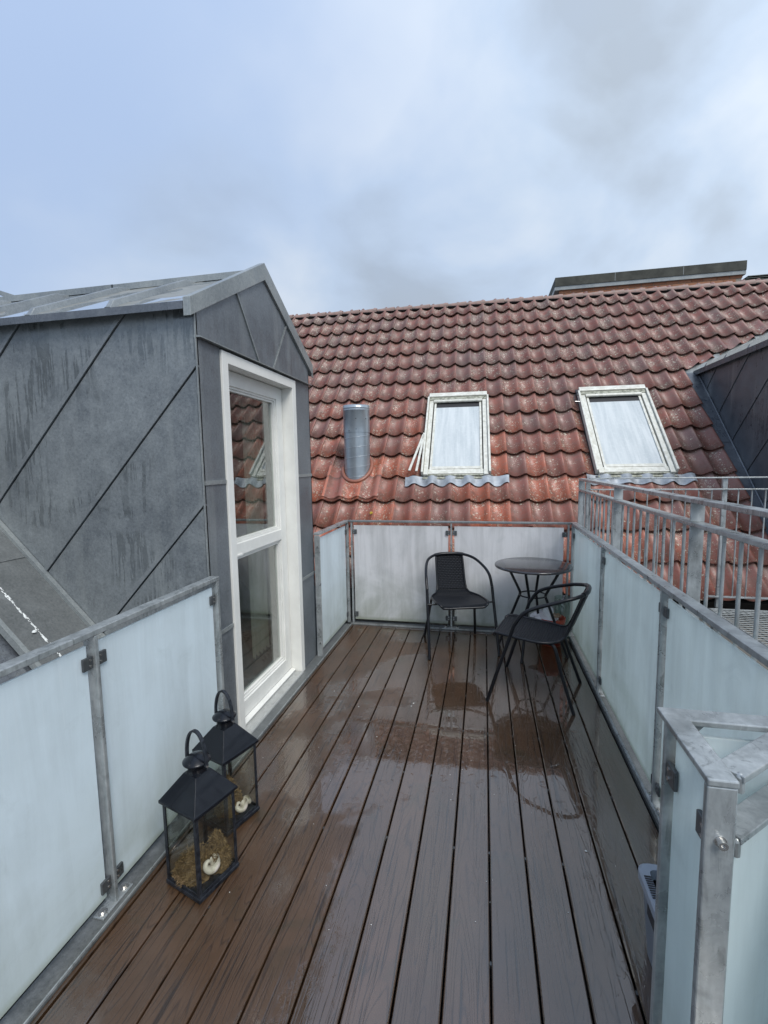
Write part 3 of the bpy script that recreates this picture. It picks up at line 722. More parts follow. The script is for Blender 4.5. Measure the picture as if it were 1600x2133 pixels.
# side wall panels in the plane y=YA (x,z polygons between diagonal seams)
ang = math.radians(46.7); nd = (-math.sin(ang), math.cos(ang))         # offset along nd
poly0 = [(XD, .0), (XD, ZE+.005), (-4.0, ZE+.005), (-4.0, 2.60), (-1.40, 0.0)]
poly0 = [(XD, .01), (XD, ZE+.005), (-3.83, ZE+.005)]
def off(px_, pz_): return px_*nd[0]+pz_*nd[1]
L1 = off(-2.405, 1.071); sp = .478
L1 = (off(-2.405, 1.071)+off(-1.423, 2.12))/2
levels = [L1+sp*k for k in range(-3, 6)]
for k in range(len(levels)+1):
    lo = levels[k-1] if k > 0 else -99; hi = levels[k] if k < len(levels) else 99
    q = clip(poly0, nd, hi-.006); q = clip(q, (-nd[0], -nd[1]), -lo) if q else q
    if len(q) < 3: continue
    b = MB(o_); b.prism([(x, YA, z) for x, z in q], (0, .012, 0))
    # folded lip on the upper-left edge of each panel, a little proud
    s = clip(q, nd, lo+.024) if lo > -90 else []
    pn = b.build('wall_panel', Z_WALL, D)
    if len(s) >= 3:
        b = MB(o_); b.prism([(x, YA-.0085, z) for x, z in s], (0, .008, 0)); b.build('folded_seam', Z_LIP, pn, .002)
b = MB(o_); b.prism([(x-.016, YA+.013, z-.02) for x, z in poly0], (0, .01, 0)); b.build('backing', DARK, D)
b = MB(o_); b.box((XD-.004, YA-.010, .0), (XD+.002, YA+.0, ZE-.005)); b.build('corner_fold', Z_TRIM, D)
# far side wall
b = MB(o_); b.prism([(XD, YB-.01, 0), (XD, YB-.01, ZE), (-3.83, YB-.01, ZE)], (0, .01, 0)); b.build('wall_panel', Z_WALL, D)
# front cladding strips (plane x=XD), split by lapped joints
def fpanel(poly, name='wall_panel', mat=Z_FRONT, x0=XD-.012, x1=XD):
    bb = MB(o_); bb.prism([(x0, y, z) for y, z in poly], (x1-x0, 0, 0)); return bb.build(name, mat, D)
ZH = 2.285
for (ya, yb) in ((YA, 2.372), (3.399, YB)):
    zs = (-.02, .73, 1.55, ZH-.012)
    for i in range(3):
        fpanel([(ya, zs[i]+.001), (yb, zs[i]+.001), (yb, zs[i+1]-.001), (ya, zs[i+1]-.001)])
        if i:
            bb = MB(o_); bb.box((XD, ya+.004, zs[i]-.010), (XD+.007, yb-.004, zs[i]+.012)); bb.build('lap_joint', Z_TRIM, D)
# gable panels, fan of seams
def gz(y): return ZE-.02 + (ZP-.05-ZE+.02)*(1-abs(y-YM)/((YB-YA)/2))
sa, sb = (2.55, 2.83), (3.305, 3.04)        # y at top, y at bottom of each seam
def ytop(s):
    # intersection of the seam line with the roof line
    for k in range(200):
        z = ZH + k*.003; y = s[1] + (s[0]-s[1])*(z-ZH)/.42
        if z > gz(y): return y, z
    return s[0], gz(s[0])
ta, tb = ytop(sa), ytop(sb)
ZB = ZH+.003
gp = [[(YA, ZB), (sa[1]-.0, ZB), ta, (YA, gz(YA))], [(sa[1]+.002, ZB), (sb[1]-.002, ZB), (tb[0]-.002, tb[1]), (YM, gz(YM)), (ta[0]+.002, ta[1])], [(sb[1], ZB), (YB, ZB), (YB, gz(YB)), tb]]
for i, q in enumerate(gp): fpanel(q, x1=XD+(0, .003, 0)[i])
for s, tt in ((sa, ta), (sb, tb)):
    bb = MB(o_); bb.obox((XD+.004, s[1], ZB), (XD+.004, tt[0], tt[1]-.03), .012, .009, (1, 0, 0)); bb.build('seam', Z_TRIM, D)
bb = MB(o_); bb.prism([(XD-.01, YA-.006, ZH-.011), (XD+.028, YA-.006, ZH-.011), (XD+.028, YA-.006, ZH-.006), (XD-.01, YA-.006, ZH+.002)], (0, YB-YA+.012, 0)); bb.build('drip_edge', Z_TRIM, D)
# bargeboards
for s in (-1, 1):
    ye = YM + s*(YB-YA+.13)/2; ze = ZE-.0; yi = YM
    zz = .105
    q = [(ye, ze-zz+.035), (ye, ze+.018), (yi, ZP+.025), (yi, ZP+.025-zz)]
    bb = MB(o_); bb.prism([(XD-.02, y, z) for y, z in q], (.040 if s < 0 else .038, 0, 0)); bb.build('bargeboard', Z_TRIM, D, .002)
# roof
ZR = 2.856
for s in (-1, 1):
    ye = YM + s*((YB-YA)/2+.062); X_END = -4.35
    q = [(XD-.021, ye, ZE+.0), (XD-.021, YM, ZR), (X_END, YM, ZR), (X_END, ye, ZE+.0)]
    bb = MB(o_); bb.prism(q, (0, 0, -.03)); rf = bb.build('roof', Z_ROOF, D)
    bb = MB(o_); bb.box((X_END, ye-.004 if s < 0 else ye-.002, ZE-.036), (XD-.021, ye+.002 if s < 0 else ye+.004, ZE+.001)); bb.build('eave_trim', Z_DARK, rf)
    x = XD-.46
    while x > X_END:
        # trapezoid roll running from eave to ridge
        a = Vector((0, YM-ye, ZR-ZE)).normalized(); nn = Vector((0, -a.z*s*-1, 0)); nn = Vector((1, 0, 0)).cross(a); nn = nn if nn.z > 0 else -nn
        p0 = Vector((x, ye+(-s)*.02, ZE+.012*.3)); p1 = Vector((x, YM+s*.05, ZR-.03)) 
        vs = []
        for p_, hh in ((p0, .006), (p0+a*.05, .034), (p1-a*.10, .034), (p1, .010)):
            vs += [p_+Vector((-.026, 0, 0)), p_+Vector((-.013, 0, 0))+nn*hh, p_+Vector((.013, 0, 0))+nn*hh, p_+Vector((.026, 0, 0))]
        fs = []
        for i in range(3):
            for j in range(3): fs.append((i*4+j, i*4+j+1, i*4+j+5, i*4+j+4))
        fs += [(0, 1, 2, 3), (12, 13, 14, 15)]
        bb = MB(o_); bb.add(vs, fs); bb.build('batten_roll', Z_LIP, rf, .004)
        x -= .49
for i in range(3):
    xa = XD-.06-i*1.0; xb = xa-1.0
    bb = MB(o_); bb.prism([(xa, YM-.065, ZR-.030), (xa, YM-.065, ZR+.010+i*.0015), (xa, YM, ZR+.026+i*.0015), (xa, YM+.065, ZR+.010+i*.0015), (xa, YM+.065, ZR-.030)], (xb-xa-(.01 if i < 2 else 0), 0, 0)); bb.build('ridge_cap', Z_TRIM, D)
# small tab at the foot of the right bargeboard
bb = MB(o_); bb.box((XD+.016, YB+.03, ZE-.085), (XD+.020, YB+.066, ZE-.06)); bb.build('drip_tab', Z_TRIM, D)
# door casing
FY0, FY1, FZ1 = 2.375, 3.396, 2.262; CW = .062
def casing(lo, hi, nm='frame'): 
    bb = MB(o_); bb.box(lo, hi); return bb
bb = MB(o_)
bb.box((XD-.10, FY0, .0), (XD+.012, FY0+CW, FZ1)); bb.box((XD-.10, FY1-CW, .0), (XD+.012, FY1, FZ1)); bb.box((XD-.10, FY0+CW, FZ1-CW), (XD+.012, FY1-CW, FZ1))
bb.build('door_frame', WHITE, D, .002)
# door leaf
XI = -1.475
def leafbox(parent, nm, y0, y1, z0, z1, x0=XI-.06, x1=XI, mat=WHITE, bv=.002):
    bb_ = MB(o_); bb_.box((x0, y0, z0), (x1, y1, z1)); return bb_.build(nm, mat, parent, bv)
LY0, LY1 = FY0+CW+.003, FY1-CW-.003; LZ0, LZ1 = .045, FZ1-CW-.003
GY0, GY1 = 2.585, 3.225
bb = MB(o_)
bb.box((XI-.06, LY0, LZ0), (XI, GY0-.012, LZ1)); bb.box((XI-.06, GY1+.012, LZ0), (XI, LY1, LZ1))
bb.box((XI-.06, GY0-.012, 2.11), (XI-.0, GY1+.012, LZ1)); bb.box((XI-.06, GY0-.012, LZ0), (XI, GY1+.012, .15)); bb.box((XI-.06, GY0-.012, 1.085), (XI, GY1+.012, 1.160))
door = bb.build('door', WHITE, D, .002)
for z0, z1 in ((.150, 1.085), (1.160, 2.110)):
    bb = MB(o_); w_ = .014
    for st, inset in ((0, 0), (1, .014)):
        a0 = GY0-.012+inset; a1 = GY1+.012-inset; c0 = z0+inset; c1 = z1-inset; xx = XI-.010-st*.008
        bb.box((xx-.03, a0, c0), (xx, a0+w_-.001, c1)); bb.box((xx-.03, a1-w_+.001, c0), (xx, a1, c1))
        bb.box((xx-.03, a0+w_, c0), (xx, a1-w_, c0+w_-.001)); bb.box((xx-.03, a0+w_, c1-w_+.001), (xx, a1-w_, c1))
    bb.build('glazing_bead', WHITE, door)
    bb = MB(o_); bb.box((XI-.040, GY0, z0+.016), (XI-.034, GY1, z1-.016)); bb.build('pane', PANE, door)
bb = MB(o_); bb.box((XI, LY0+.05, 1.085), (XI+.012, LY0+.20, 1.094)); bb.build('pull', WHITE, door)
bb = MB(o_); bb.prism([(XI+.001, 0, .045), (XI+.035, 0, .038), (XI+.035, 0, .030), (XI+.001, 0, .030)], (0, LY1-LY0, 0)); bb.v = [v+Vector((0, LY0, 0)) for v in bb.v]; bb.build('weather_bar', WHITE, door)
bb = MB(o_); bb.box((XI-.05, FY0+CW, .0), (XD+.022, FY1-CW, .018)); th_ = bb.build('threshold', SILL, D, .002)
bb = MB(o_)
for i in range(8):
    x = XI+.012+i*.011; bb.box((x, FY0+CW+.002, .018), (x+.006, FY1-CW-.002, .0225))
bb.build('tread_rib', SILL, th_)
# room behind the door
bb = MB(o_)
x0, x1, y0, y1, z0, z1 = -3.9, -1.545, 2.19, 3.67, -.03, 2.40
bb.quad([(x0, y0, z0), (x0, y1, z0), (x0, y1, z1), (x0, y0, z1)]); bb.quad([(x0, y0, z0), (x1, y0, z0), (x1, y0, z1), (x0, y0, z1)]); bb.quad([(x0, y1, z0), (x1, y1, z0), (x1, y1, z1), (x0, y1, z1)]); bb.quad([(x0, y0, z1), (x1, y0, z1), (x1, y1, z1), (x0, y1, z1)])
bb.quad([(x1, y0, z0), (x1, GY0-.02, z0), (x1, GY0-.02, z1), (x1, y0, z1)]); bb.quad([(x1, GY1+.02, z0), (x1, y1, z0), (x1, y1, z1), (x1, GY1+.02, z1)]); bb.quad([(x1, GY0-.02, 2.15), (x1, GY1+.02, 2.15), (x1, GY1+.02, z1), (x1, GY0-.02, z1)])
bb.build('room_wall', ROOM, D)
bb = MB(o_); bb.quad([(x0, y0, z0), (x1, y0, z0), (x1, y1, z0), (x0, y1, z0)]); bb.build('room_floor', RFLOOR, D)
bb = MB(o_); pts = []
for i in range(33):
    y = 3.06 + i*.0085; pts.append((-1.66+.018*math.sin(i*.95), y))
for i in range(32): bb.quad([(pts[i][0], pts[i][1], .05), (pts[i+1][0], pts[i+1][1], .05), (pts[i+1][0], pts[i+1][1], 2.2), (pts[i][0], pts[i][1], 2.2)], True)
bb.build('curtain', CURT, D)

# far neighbour dormer peeping over the ridge at the left edge
R = thing('dormer', (-6.4, 5, 3.2), 'small slice of another zinc dormer roof at the far left edge, above the near ridge', 'dormer')
b = MB(R.location); b.prism([(-5.42, 5.0, 3.682), (-7.6, 5.0, 4.434), (-7.6, 5.32, 4.434), (-5.42, 5.32, 3.682)], (0, 0, -.05)); b.build('roof', Z_TRIM, R)
b = MB(R.location); b.box((-7.5, 5.04, 1.5), (-5.75, 5.30, 3.70)); b.build('wall', Z_DARK, R)

# ------------------------------------------------------------------ tiled house
H = thing('house', (.3, 8.9, -9), 'neighbouring house with a steep red pantile roof, two roof windows and a steel vent pipe', 'house'); ho = H.location
b = MB(ho); b.box((-6, 5.0, -9), (9, 13.4, .10)); b.build('wall', RENDERW, H)
# roof underlay: local frame x along eave, y up slope, z outwards
def robj(name, mesh_, mat, parent, mtx=None):
    o = bpy.data.objects.new(name, mesh_); C.objects.link(o)
    if mat and not mesh_.materials: mesh_.materials.append(mat)
    o.parent = parent
    o.matrix_local = (mtx if mtx is not None else Matrix())
    return o
b = MB(); b.prism([(-6.0, .40, -.03), (9, .40, -.03), (9, -5.68, -.03), (-6.0, -5.68, -.03)], (0, 0, -.12))
roof = robj('roof', b.mesh('roof'), DARK, H, Matrix.Translation(-ho) @ RM)
# rear slope
b = MB(ho)
ra, rb_ = RP(-6, -.42, -.03), RP(9, -.42, -.03)
b.quad([ra, rb_, rb_+Vector((0, 4.2, -4.0)), ra+Vector((0, 4.2, -4.0))]); b.build('rear_roof', RIDGE, H)

def tile_mesh(seg=9, x0=-.93, x1=.10, cutfn=None):
    vs = []; fs = []
    A = .045; LEN = TL_+.055; LIFT = .036; TH = .012
    def h(s): 
        return A*(.5+.5*math.cos(2*PI*s))**1.5
    xs = [x0+(x1-x0)*i/(seg) for i in range(seg+1)]
    # denser near the crest
    xs = [-.93, -.80, -.66, -.52, -.38, -.25, -.14, -.06, .0, .055, .10]
    n = len(xs)
    for (y, lift, dz) in ((0, LIFT, 0), (LEN, -.004, 0)):
        for s in xs:
            e = .012*max(0, (s+.14)/.24)
            vs.append((s*TW, y, h(s)+lift+e))
    for s in xs: vs.append((s*TW, 0.002, h(s)+LIFT-TH+.012*max(0, (s+.14)/.24)))
    for i in range(n-1):
        fs.append((i, i+1, n+i+1, n+i)); fs.append((2*n+i, 2*n+i+1, i+1, i))
    # right edge drop
    vs.append((xs[-1]*TW, 0, h(xs[-1])+LIFT-.018)); vs.append((xs[-1]*TW, LEN, h(xs[-1])-.022))
    fs.append((n-1, 3*n, 3*n+1, 2*n-1))
    return vs, fs
tvs, tfs = tile_mesh()
def mk_tile():
    me = bpy.data.meshes.new('tile'); me.from_pydata(tvs, [], tfs)
    me.polygons.foreach_set('use_smooth', [len(f) == 4 and (f[2] >= 11 and f[2] < 22) for f in tfs]); me.materials.append(TILE); me.update(); return me
TM = mk_tile()
def valley_v(u): return 2.06 + (u-2.50)*(1.15-2.06)/(3.87-2.50)
tiles = []
camv = Vector((0, 0, 1.64))
for j in range(0, 15):
    for i in range(-20, 24):
        uc, vc = (i-.45)*TW, (j-.5)*TL_
        P_ = RP(uc, vc)
        if P_.x < -(P_.z+1.383)-.15: continue
        # openings of the two roof windows
        cut = None
        a0_, a1_ = (i-.93)*TW, (i+.10)*TW
        if 2.50 < vc < 4.0:
            sk = False
            for wu0, wu1 in ((-.985, -.225), (1.065, 1.855)):
                if a0_ > wu0-.02 and a1_ < wu1+.02: sk = True
                elif a0_ < wu0 < a1_: cut = ('u', wu0, 1)
                elif a0_ < wu1 < a1_: cut = ('u', wu1, -1)
            if sk: continue
        u0, u1, v0, v1 = (i-.93)*TW, (i+.1)*TW, (j-1)*TL_, j*TL_
        if u0 > 2.45 and v0 > valley_v(max(u0, 2.5)): continue
        if u1 > 2.52 and v1 > valley_v(u1)-.02 : cut = 'valley'
        if u0 > 2.40 and vc > 2.2: continue
        # window edge cuts
        d = P_-camv; dz = d.dot(fwd); 
        px_ = 800+978.9*d.dot(r2)/dz; py_ = 1066.5-978.9*d.dot(u2)/dz
        vis = -40 < px_ < 1640 and (px_ > 600 or j > 20)
        tiles.append((not vis, d.length, i, j, cut))
tiles.sort(key=lambda q: q[:4])
bmst = bmesh.new()
cnt = 0
def tmat(i, j):
    rnd = random.Random(i*131+j*17)
    return Matrix.Translation((i*TW+rnd.uniform(-.003, .003), -j*TL_+rnd.uniform(-.007, .005)-(.014 if rnd.random() < .03 else 0), rnd.uniform(0, .005))) @ Matrix.Rotation(rnd.gauss(0, .008), 4, 'Z') @ Matrix.Rotation(rnd.uniform(-.006, .006), 4, 'X') @ Matrix.Rotation(rnd.gauss(0, .010), 4, 'Y')
for hid, dist, i, j, cut in tiles:
    mt_ = tmat(i, j)
    me = TM
    if cut:
        me = mk_tile(); bm = bmesh.new(); bm.from_mesh(me)
        inv = mt_.inverted()
        p0 = inv @ Vector((2.50, -2.06+.0, 0)); p1 = inv @ Vector((3.87, -1.15, 0)); dd = (p1-p0); nn = Vector((-dd.y, dd.x, 0)).normalized()
        if cut == 'valley': bmesh.ops.bisect_plane(bm, geom=bm.verts[:]+bm.edges[:]+bm.faces[:], plane_co=p0, plane_no=nn, clear_inner=True)
        else: bmesh.ops.bisect_plane(bm, geom=bm.verts[:]+bm.edges[:]+bm.faces[:], plane_co=inv @ Vector((cut[1], 0, 0)), plane_no=Vector((cut[2], 0, 0)), clear_outer=True)
        bm.to_mesh(me); n_left = len(bm.faces); bm.free()
        if n_left == 0: continue
    if cnt < 298 and not hid:
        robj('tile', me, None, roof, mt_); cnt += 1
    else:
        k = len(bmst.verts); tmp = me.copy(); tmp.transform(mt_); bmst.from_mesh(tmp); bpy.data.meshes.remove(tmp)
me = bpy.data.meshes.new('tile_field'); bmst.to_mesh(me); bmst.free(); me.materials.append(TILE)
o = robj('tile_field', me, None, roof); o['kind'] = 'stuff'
# narrow strips of tile between windows' sides already covered by frames; ridge tiles
rg = MB(); LR = .335
vs = []; seg = 8
for y, r_ in ((0, .082), (LR+.03, .054)):
    for k in range(seg+1):
        a = math.radians(-20) + math.radians(220)*k/seg; vs.append((y, r_*math.cos(a)*1.0, r_*math.sin(a)*.80))
fs = [(k, k+1, seg+2+k, seg+1+k) for k in range(seg)]
rg.add(vs, fs, True)
vs2 = [v for v in vs[:seg+1]] + [(y+0.001, a*.88, c*.86) for y, a, c in vs[:seg+1]]
rg.add(vs2, [(k+1, k, seg+1+k, seg+2+k) for k in range(seg)])
RMESH = rg.mesh('ridge_tile'); RMESH.materials.append(RIDGE)
u = -5.2; k = 0
rz = Matrix.Rotation(-(PI/2-TTH)+PI/2, 4, 'X')
while u < 8.3:
    mt_ = Matrix.Translation((u, .350, .022)) @ Matrix.Rotation(-TTH, 4, 'X') @ Matrix.Rotation(random.uniform(-.010, .010), 4, 'Z') @ Matrix.Scale(-1, 4, (1, 0, 0))
    robj('ridge_tile', RMESH, None, roof, mt_); u += LR
# dark strip standing in for the shade in the mortarless gap under the ridge
b = MB(); b.box((-5.6, .270, -.02), (8.6, .335, .058)); robj('ridge_gap_shade', b.mesh('ridge_gap_shade'), DARK, roof)
# eave fascia and gutter
b = MB(); b.box((-6, -5.72, -.16), (9, -5.69, .0)); robj('fascia', b.mesh('fascia'), JOIST, roof)

# roof windows
def roof_window(u0, u1, v0, v1, label, motor):
    ow = Matrix.Translation(-ho) @ RM @ Matrix.Translation((u0, -v1, 0))
    Wd, Hh = u1-u0, v1-v0
    bb = MB(); bb.box((-.035, -.03, -.02), (Wd+.035, Hh+.03, .055)); win = robj('roof_window', bb.mesh('roof_window'), PVC, H, ow)
    win['label'] = label
    def part(nm, boxes, mat, bv=.003, par=win):
        q = MB(); [q.box(*x_) for x_ in boxes]; o = robj(nm, q.mesh(nm), mat, par)
        if bv:
            m_ = o.modifiers.new('bevel', 'BEVEL'); m_.width = bv; m_.segments = 2; m_.limit_method = 'ANGLE'
        return o
    zf = .105
    # outer casing sides, hood, sill
    for bx_ in (((.0, .0, .03), (.055, Hh*.60-.001, zf)), ((.0, Hh*.60+.001, .03), (.055, Hh-.16, zf+.002)), ((Wd-.055, .0, .03), (Wd, Hh*.60-.001, zf)), ((Wd-.055, Hh*.60+.001, .03), (Wd, Hh-.16, zf+.002))): part('frame_cover', [bx_], CREAM)
    part('sash', [((.070, .055, .03), (.098, Hh-.20, zf-.012)), ((Wd-.098, .055, .03), (Wd-.070, Hh-.20, zf-.012)), ((.070, .105, .03), (Wd-.070, .150, zf-.010))], CREAM)
    part('bottom_cover', [((.056, .026, .03), (Wd-.056, .104, zf-.016))], CREAM)
    part('sill', [((-.01, -.035, .03), (Wd+.01, -.006, .065))], MOULD)
    part('drip_trim', [((.03, -.001, .04), (Wd-.03, .022, .085))], MOULD)
    part('hood', [((-.012, Hh-.105, .05), (Wd+.012, Hh-.02, zf+.030))], CREAM, .008)
    part('hood_apron', [((.0, Hh-.17, .04), (Wd, Hh-.107, zf+.012))], MOULD)
    q = MB(); q.tube([(.06, Hh-.195, .108), (Wd-.06, Hh-.195, .108)], .022, 14); robj('blind_roll', q.mesh('blind_roll'), CREAM, win)
    part('side_cover', [((-.030, .02, .03), (-.004, Hh-.10, zf+.030))], CREAM)
    part('side_cover', [((Wd+.004, .02, .03), (Wd+.030, Hh-.10, zf+.030))], CREAM)
    part('shadow_gap', [((.098, Hh-.30, .055), (Wd-.098, Hh-.20, .080))], PVC, 0)
    part('pane', [((.098, .150, .060), (Wd-.098, Hh-.275, .078))], SKYPANE, 0)
    return win, part
W1, pt = roof_window(-1.008, -.212, 2.44, 4.10, 'roof window left of the pair, a side cover strip hanging loose', False)
# loose cover strips splayed out at lower left
for (xa, ya, xb, yb) in ((-.040, .72, -.175, .04), (-.030, .75, -.085, .03)):
    q = MB(); q.obox((xa, ya, .135), (xb, yb, .135), .028, .012); robj('loose_strip', q.mesh('loose_strip'), CREAM, W1)
W2, pt = roof_window(1.050, 1.870, 2.44, 4.10, 'roof window right of the pair, with a cable and bracket at its upper left corner', True)
q = MB(); q.tube([(-.03, 1.50, .10), (-.09, 1.46, .13), (-.10, 1.38, .12), (-.075, 1.30, .10)], .006, 8); robj('cable', q.mesh('cable'), PVC, W2)
q = MB(); q.tube([(-.03, 1.33, .12), (-.10, 1.325, .125)], .009, 8); robj('bracket', q.mesh('bracket'), STEEL, W2)

# lead aprons dressed over the tiles below each window
def apron(u0, u1, v0, v1, name='lead_apron'):
    nu, nv = 60, 6; vs = []; 
    for a in range(nv+1):
        for c in range(nu+1):
            s = c/nu; u = u0+(u1-u0)*s; v = v0+(v1-v0)*a/nv + .012*math.sin(s*37)*a/nv
            ph = u/TW; hh = .056*(.5+.5*math.cos(2*PI*ph))**1.4
            vfr = (v/TL_) % 1.0
            k = min(1, .5+.7*a/nv)
            base = .034*vfr - .004*(1-vfr)
            vs.append((u+.004*mnoise.noise(Vector((u*9, v*9, 0))), -v, .012 + hh*k + (.050*(1-k)) + .022 + .007*mnoise.noise(Vector((u*22, v*22, 3)))))
    fs = [(a*(nu+1)+c, (a+1)*(nu+1)+c, (a+1)*(nu+1)+c+1, a*(nu+1)+c+1) for a in range(nv) for c in range(nu)]
    q = MB(); q.add(vs, fs, True); return robj(name, q.mesh(name), LEAD, roof)
apron(-1.235, .03, 4.10, 4.235); apron(.91, 2.07, 4.10, 4.235)

# vent pipe
VP = thing  # (part of the house)
pc = RP(-1.875, 4.03); pz0, pz1 = 1.25, 2.375; pr = .166
b = MB(ho)
prof = [(pr, pz0), (pr, 2.03)]
b.lathe(prof, (pc.x, pc.y, 0), 40); 
b.lathe([(pr+.004, 2.032), (pr+.004, pz1-.07), (pr+.007, pz1-.066), (pr+.003, pz1-.055), (pr+.003, pz1-.042), (pr+.007, pz1-.036), (pr+.003, pz1-.03), (pr+.003, pz1), (pr-.004, pz1), (pr-.004, pz1-.4)], (pc.x, pc.y, 0), 40)
pipe = b.build('vent_pipe', SPIRAL, H)
b = MB(ho); path = [(pc.x+(pr+.001)*math.cos(a), pc.y+(pr+.001)*math.sin(a), pz0+.0+a*.125/(2*PI)) for a in [2*PI*k/36 for k in range(int(36*6.2))]]
b.tube(path, .0028, 6); b.build('spiral_seam', SEAM, pipe)
for a, z in ((-1.35, 2.20), (-1.35, 2.07), (-2.35, 2.19), (-.55, 2.2), (-1.9, 2.05)):
    b = MB(ho); n_ = Vector((math.cos(a), math.sin(a), 0)); p_ = Vector((pc.x, pc.y, z))+n_*(pr+.003)
    b.tube([p_, p_+n_*.005], .006, 8); b.build('rivet', PVC, pipe)
# mastic collar and dressed flashing tile round the pipe foot
b = MB(ho); ring = []
for k in range(40):
    a = 2*PI*k/40; x = pc.x+(pr+.022)*math.cos(a); y = pc.y+(pr+.022)*math.sin(a)
    z = RQ.z - ((Vector((x, y, 0))-Vector((RQ.x, RQ.y, 0))).dot(Vector((RN.x, RN.y, 0))))/RN.z + .125
    ring.append((x, y, z))
b.tube(ring, .026, 8, closed=True); b.build('mastic_collar', MASTIC, pipe)
b = MB(); nu, nv = 42, 16; vs = []
for a in range(nv+1):
    for c in range(nu+1):
        u = -2.255+.715*c/nu; v = 3.90+.555*a/nv
        hh = .052*(.5+.5*math.cos(2*PI*u/TW))**1.5
        r_ = math.hypot((u+1.875)/1.0, (v-4.03)/1.35)
        sw = max(0, 1-(r_-.16)/.075) if r_ > .16 else 1; sw = min(1, sw); sw = sw*sw*(3-2*sw)
        vs.append((u, -v, (hh+.040)*(1-sw)+.085*sw + .004 + (.010 if a == nv else 0) + .006*mnoise.noise(Vector((u*15, v*15, 1)))*sw))
for c in range(nu+1): vs.append((vs[nv*(nu+1)+c][0], vs[nv*(nu+1)+c][1]+.002, vs[nv*(nu+1)+c][2]-.026))
fs = [(a*(nu+1)+c, (a+1)*(nu+1)+c, (a+1)*(nu+1)+c+1, a*(nu+1)+c+1) for a in range(nv+1) for c in range(nu)]
b.add(vs, fs, True); robj('pipe_flashing_tile', b.mesh('pipe_flashing_tile'), TILE, roof)
# yellow lichen tuft on the tiles
b = MB(); random.seed(5)
for _ in range(60):
    a = random.uniform(0, 6.28); r_ = .016*math.sqrt(random.random()); c = Vector((-1.585+r_*math.cos(a), -4.72+r_*math.sin(a), .085+random.uniform(0, .012)))
    b.add([c+Vector((-.004, -.003, 0)), c+Vector((.004, -.003, .002)), c+Vector((0, .005, .005))], [(0, 1, 2)])
LICH = simple('yellow_lichen', (.62, .45, .05), .8, 0, .3, 40)
o = robj('yellow_lichen', b.mesh('yellow_lichen'), LICH, roof); o['kind'] = 'stuff'
# ------------------------------------------------------------------ right dormer on the tiled roof
XW = 2.895
D2 = thing('dormer', (3.8, 6.5, 2), 'black zinc clad dormer on the red tiled roof at the right edge', 'dormer'); o_ = D2.location
# wall polygon in (y,z): eave z=2.825; bottom follows the roof plane
def rz_(y, x=XW): 
    return RQ.z - ((x-RQ.x)*RN.x + (y-RQ.y)*RN.y)/RN.z
ZE2 = 2.812
yb = RQ.y; ytop_ = 7.44
polyw = [(4.9, rz_(4.9)+.01), (7.43, rz_(7.43)+.01), (7.43, ZE2), (4.9, ZE2)]
ang2 = math.atan2(2.901-2.501+0.0, 7.085-6.41+.0)
p1_, p2_ = (7.178, 2.516), (6.885, 2.788)
dirv = Vector((p1_[0]-p2_[0], p1_[1]-p2_[1])).normalized(); nd2 = (dirv.y, -dirv.x)
if nd2[1] < 0: nd2 = (-nd2[0], -nd2[1])
o1 = p1_[0]*nd2[0]+p1_[1]*nd2[1]
o2 = 6.808*nd2[0]+2.161*nd2[1]; o3 = 6.414*nd2[0]+1.828*nd2[1]; o4 = 6.039*nd2[0]+1.475*nd2[1]
spc = ((o1-o4)/3)
lv = [o1+spc*k for k in range(-8, 4)]
for k in range(len(lv)+1):
    lo = lv[k-1] if k > 0 else -99; hi = lv[k] if k < len(lv) else 99
    q = clip(polyw, nd2, hi-.006); q = clip(q, (-nd2[0], -nd2[1]), -lo) if q else q
    if len(q) < 3: continue
    b = MB(o_); b.prism([(XW, y, z) for y, z in q], (.012, 0, 0))
    s = clip(q, nd2, lo+.024) if lo > -90 else []
    pn = b.build('wall_panel', Z_DARK, D2)
    if len(s) >= 3:
        b = MB(o_); b.prism([(XW-.008, y, z) for y, z in s], (.0075, 0, 0)); b.build('folded_seam', Z_DARK, pn, .002)
# other walls and roof
b = MB(o_); b.box((XW+.013, 4.9, .3), (5.0, 4.912, ZE2)); b.box((4.988, 4.912, .3), (5.0, 7.4, ZE2)); b.build('front_wall', Z_DARK, D2)
# flat flashing tray beside the wall, on the tile slope, and its raised fold
b = MB(o_)
for va, vb, dz in ((2.12, 3.55, .004), (3.54, 5.6, 0)):
    b.prism([RP(2.50, va, .035+dz), RP(2.66, va, .035+dz), RP(2.66, vb, .035+dz), RP(2.50, vb, .035+dz)], RN*.003)
b.build('flashing', Z_DARK, D2)
b = MB(o_); b.tube([Vector((XW-.012, 7.42, rz_(7.42)+.055)), Vector((XW-.012, 5.0, rz_(5.0)+.055))], .012, 8); b.build('fold', Z_DARK, D2)
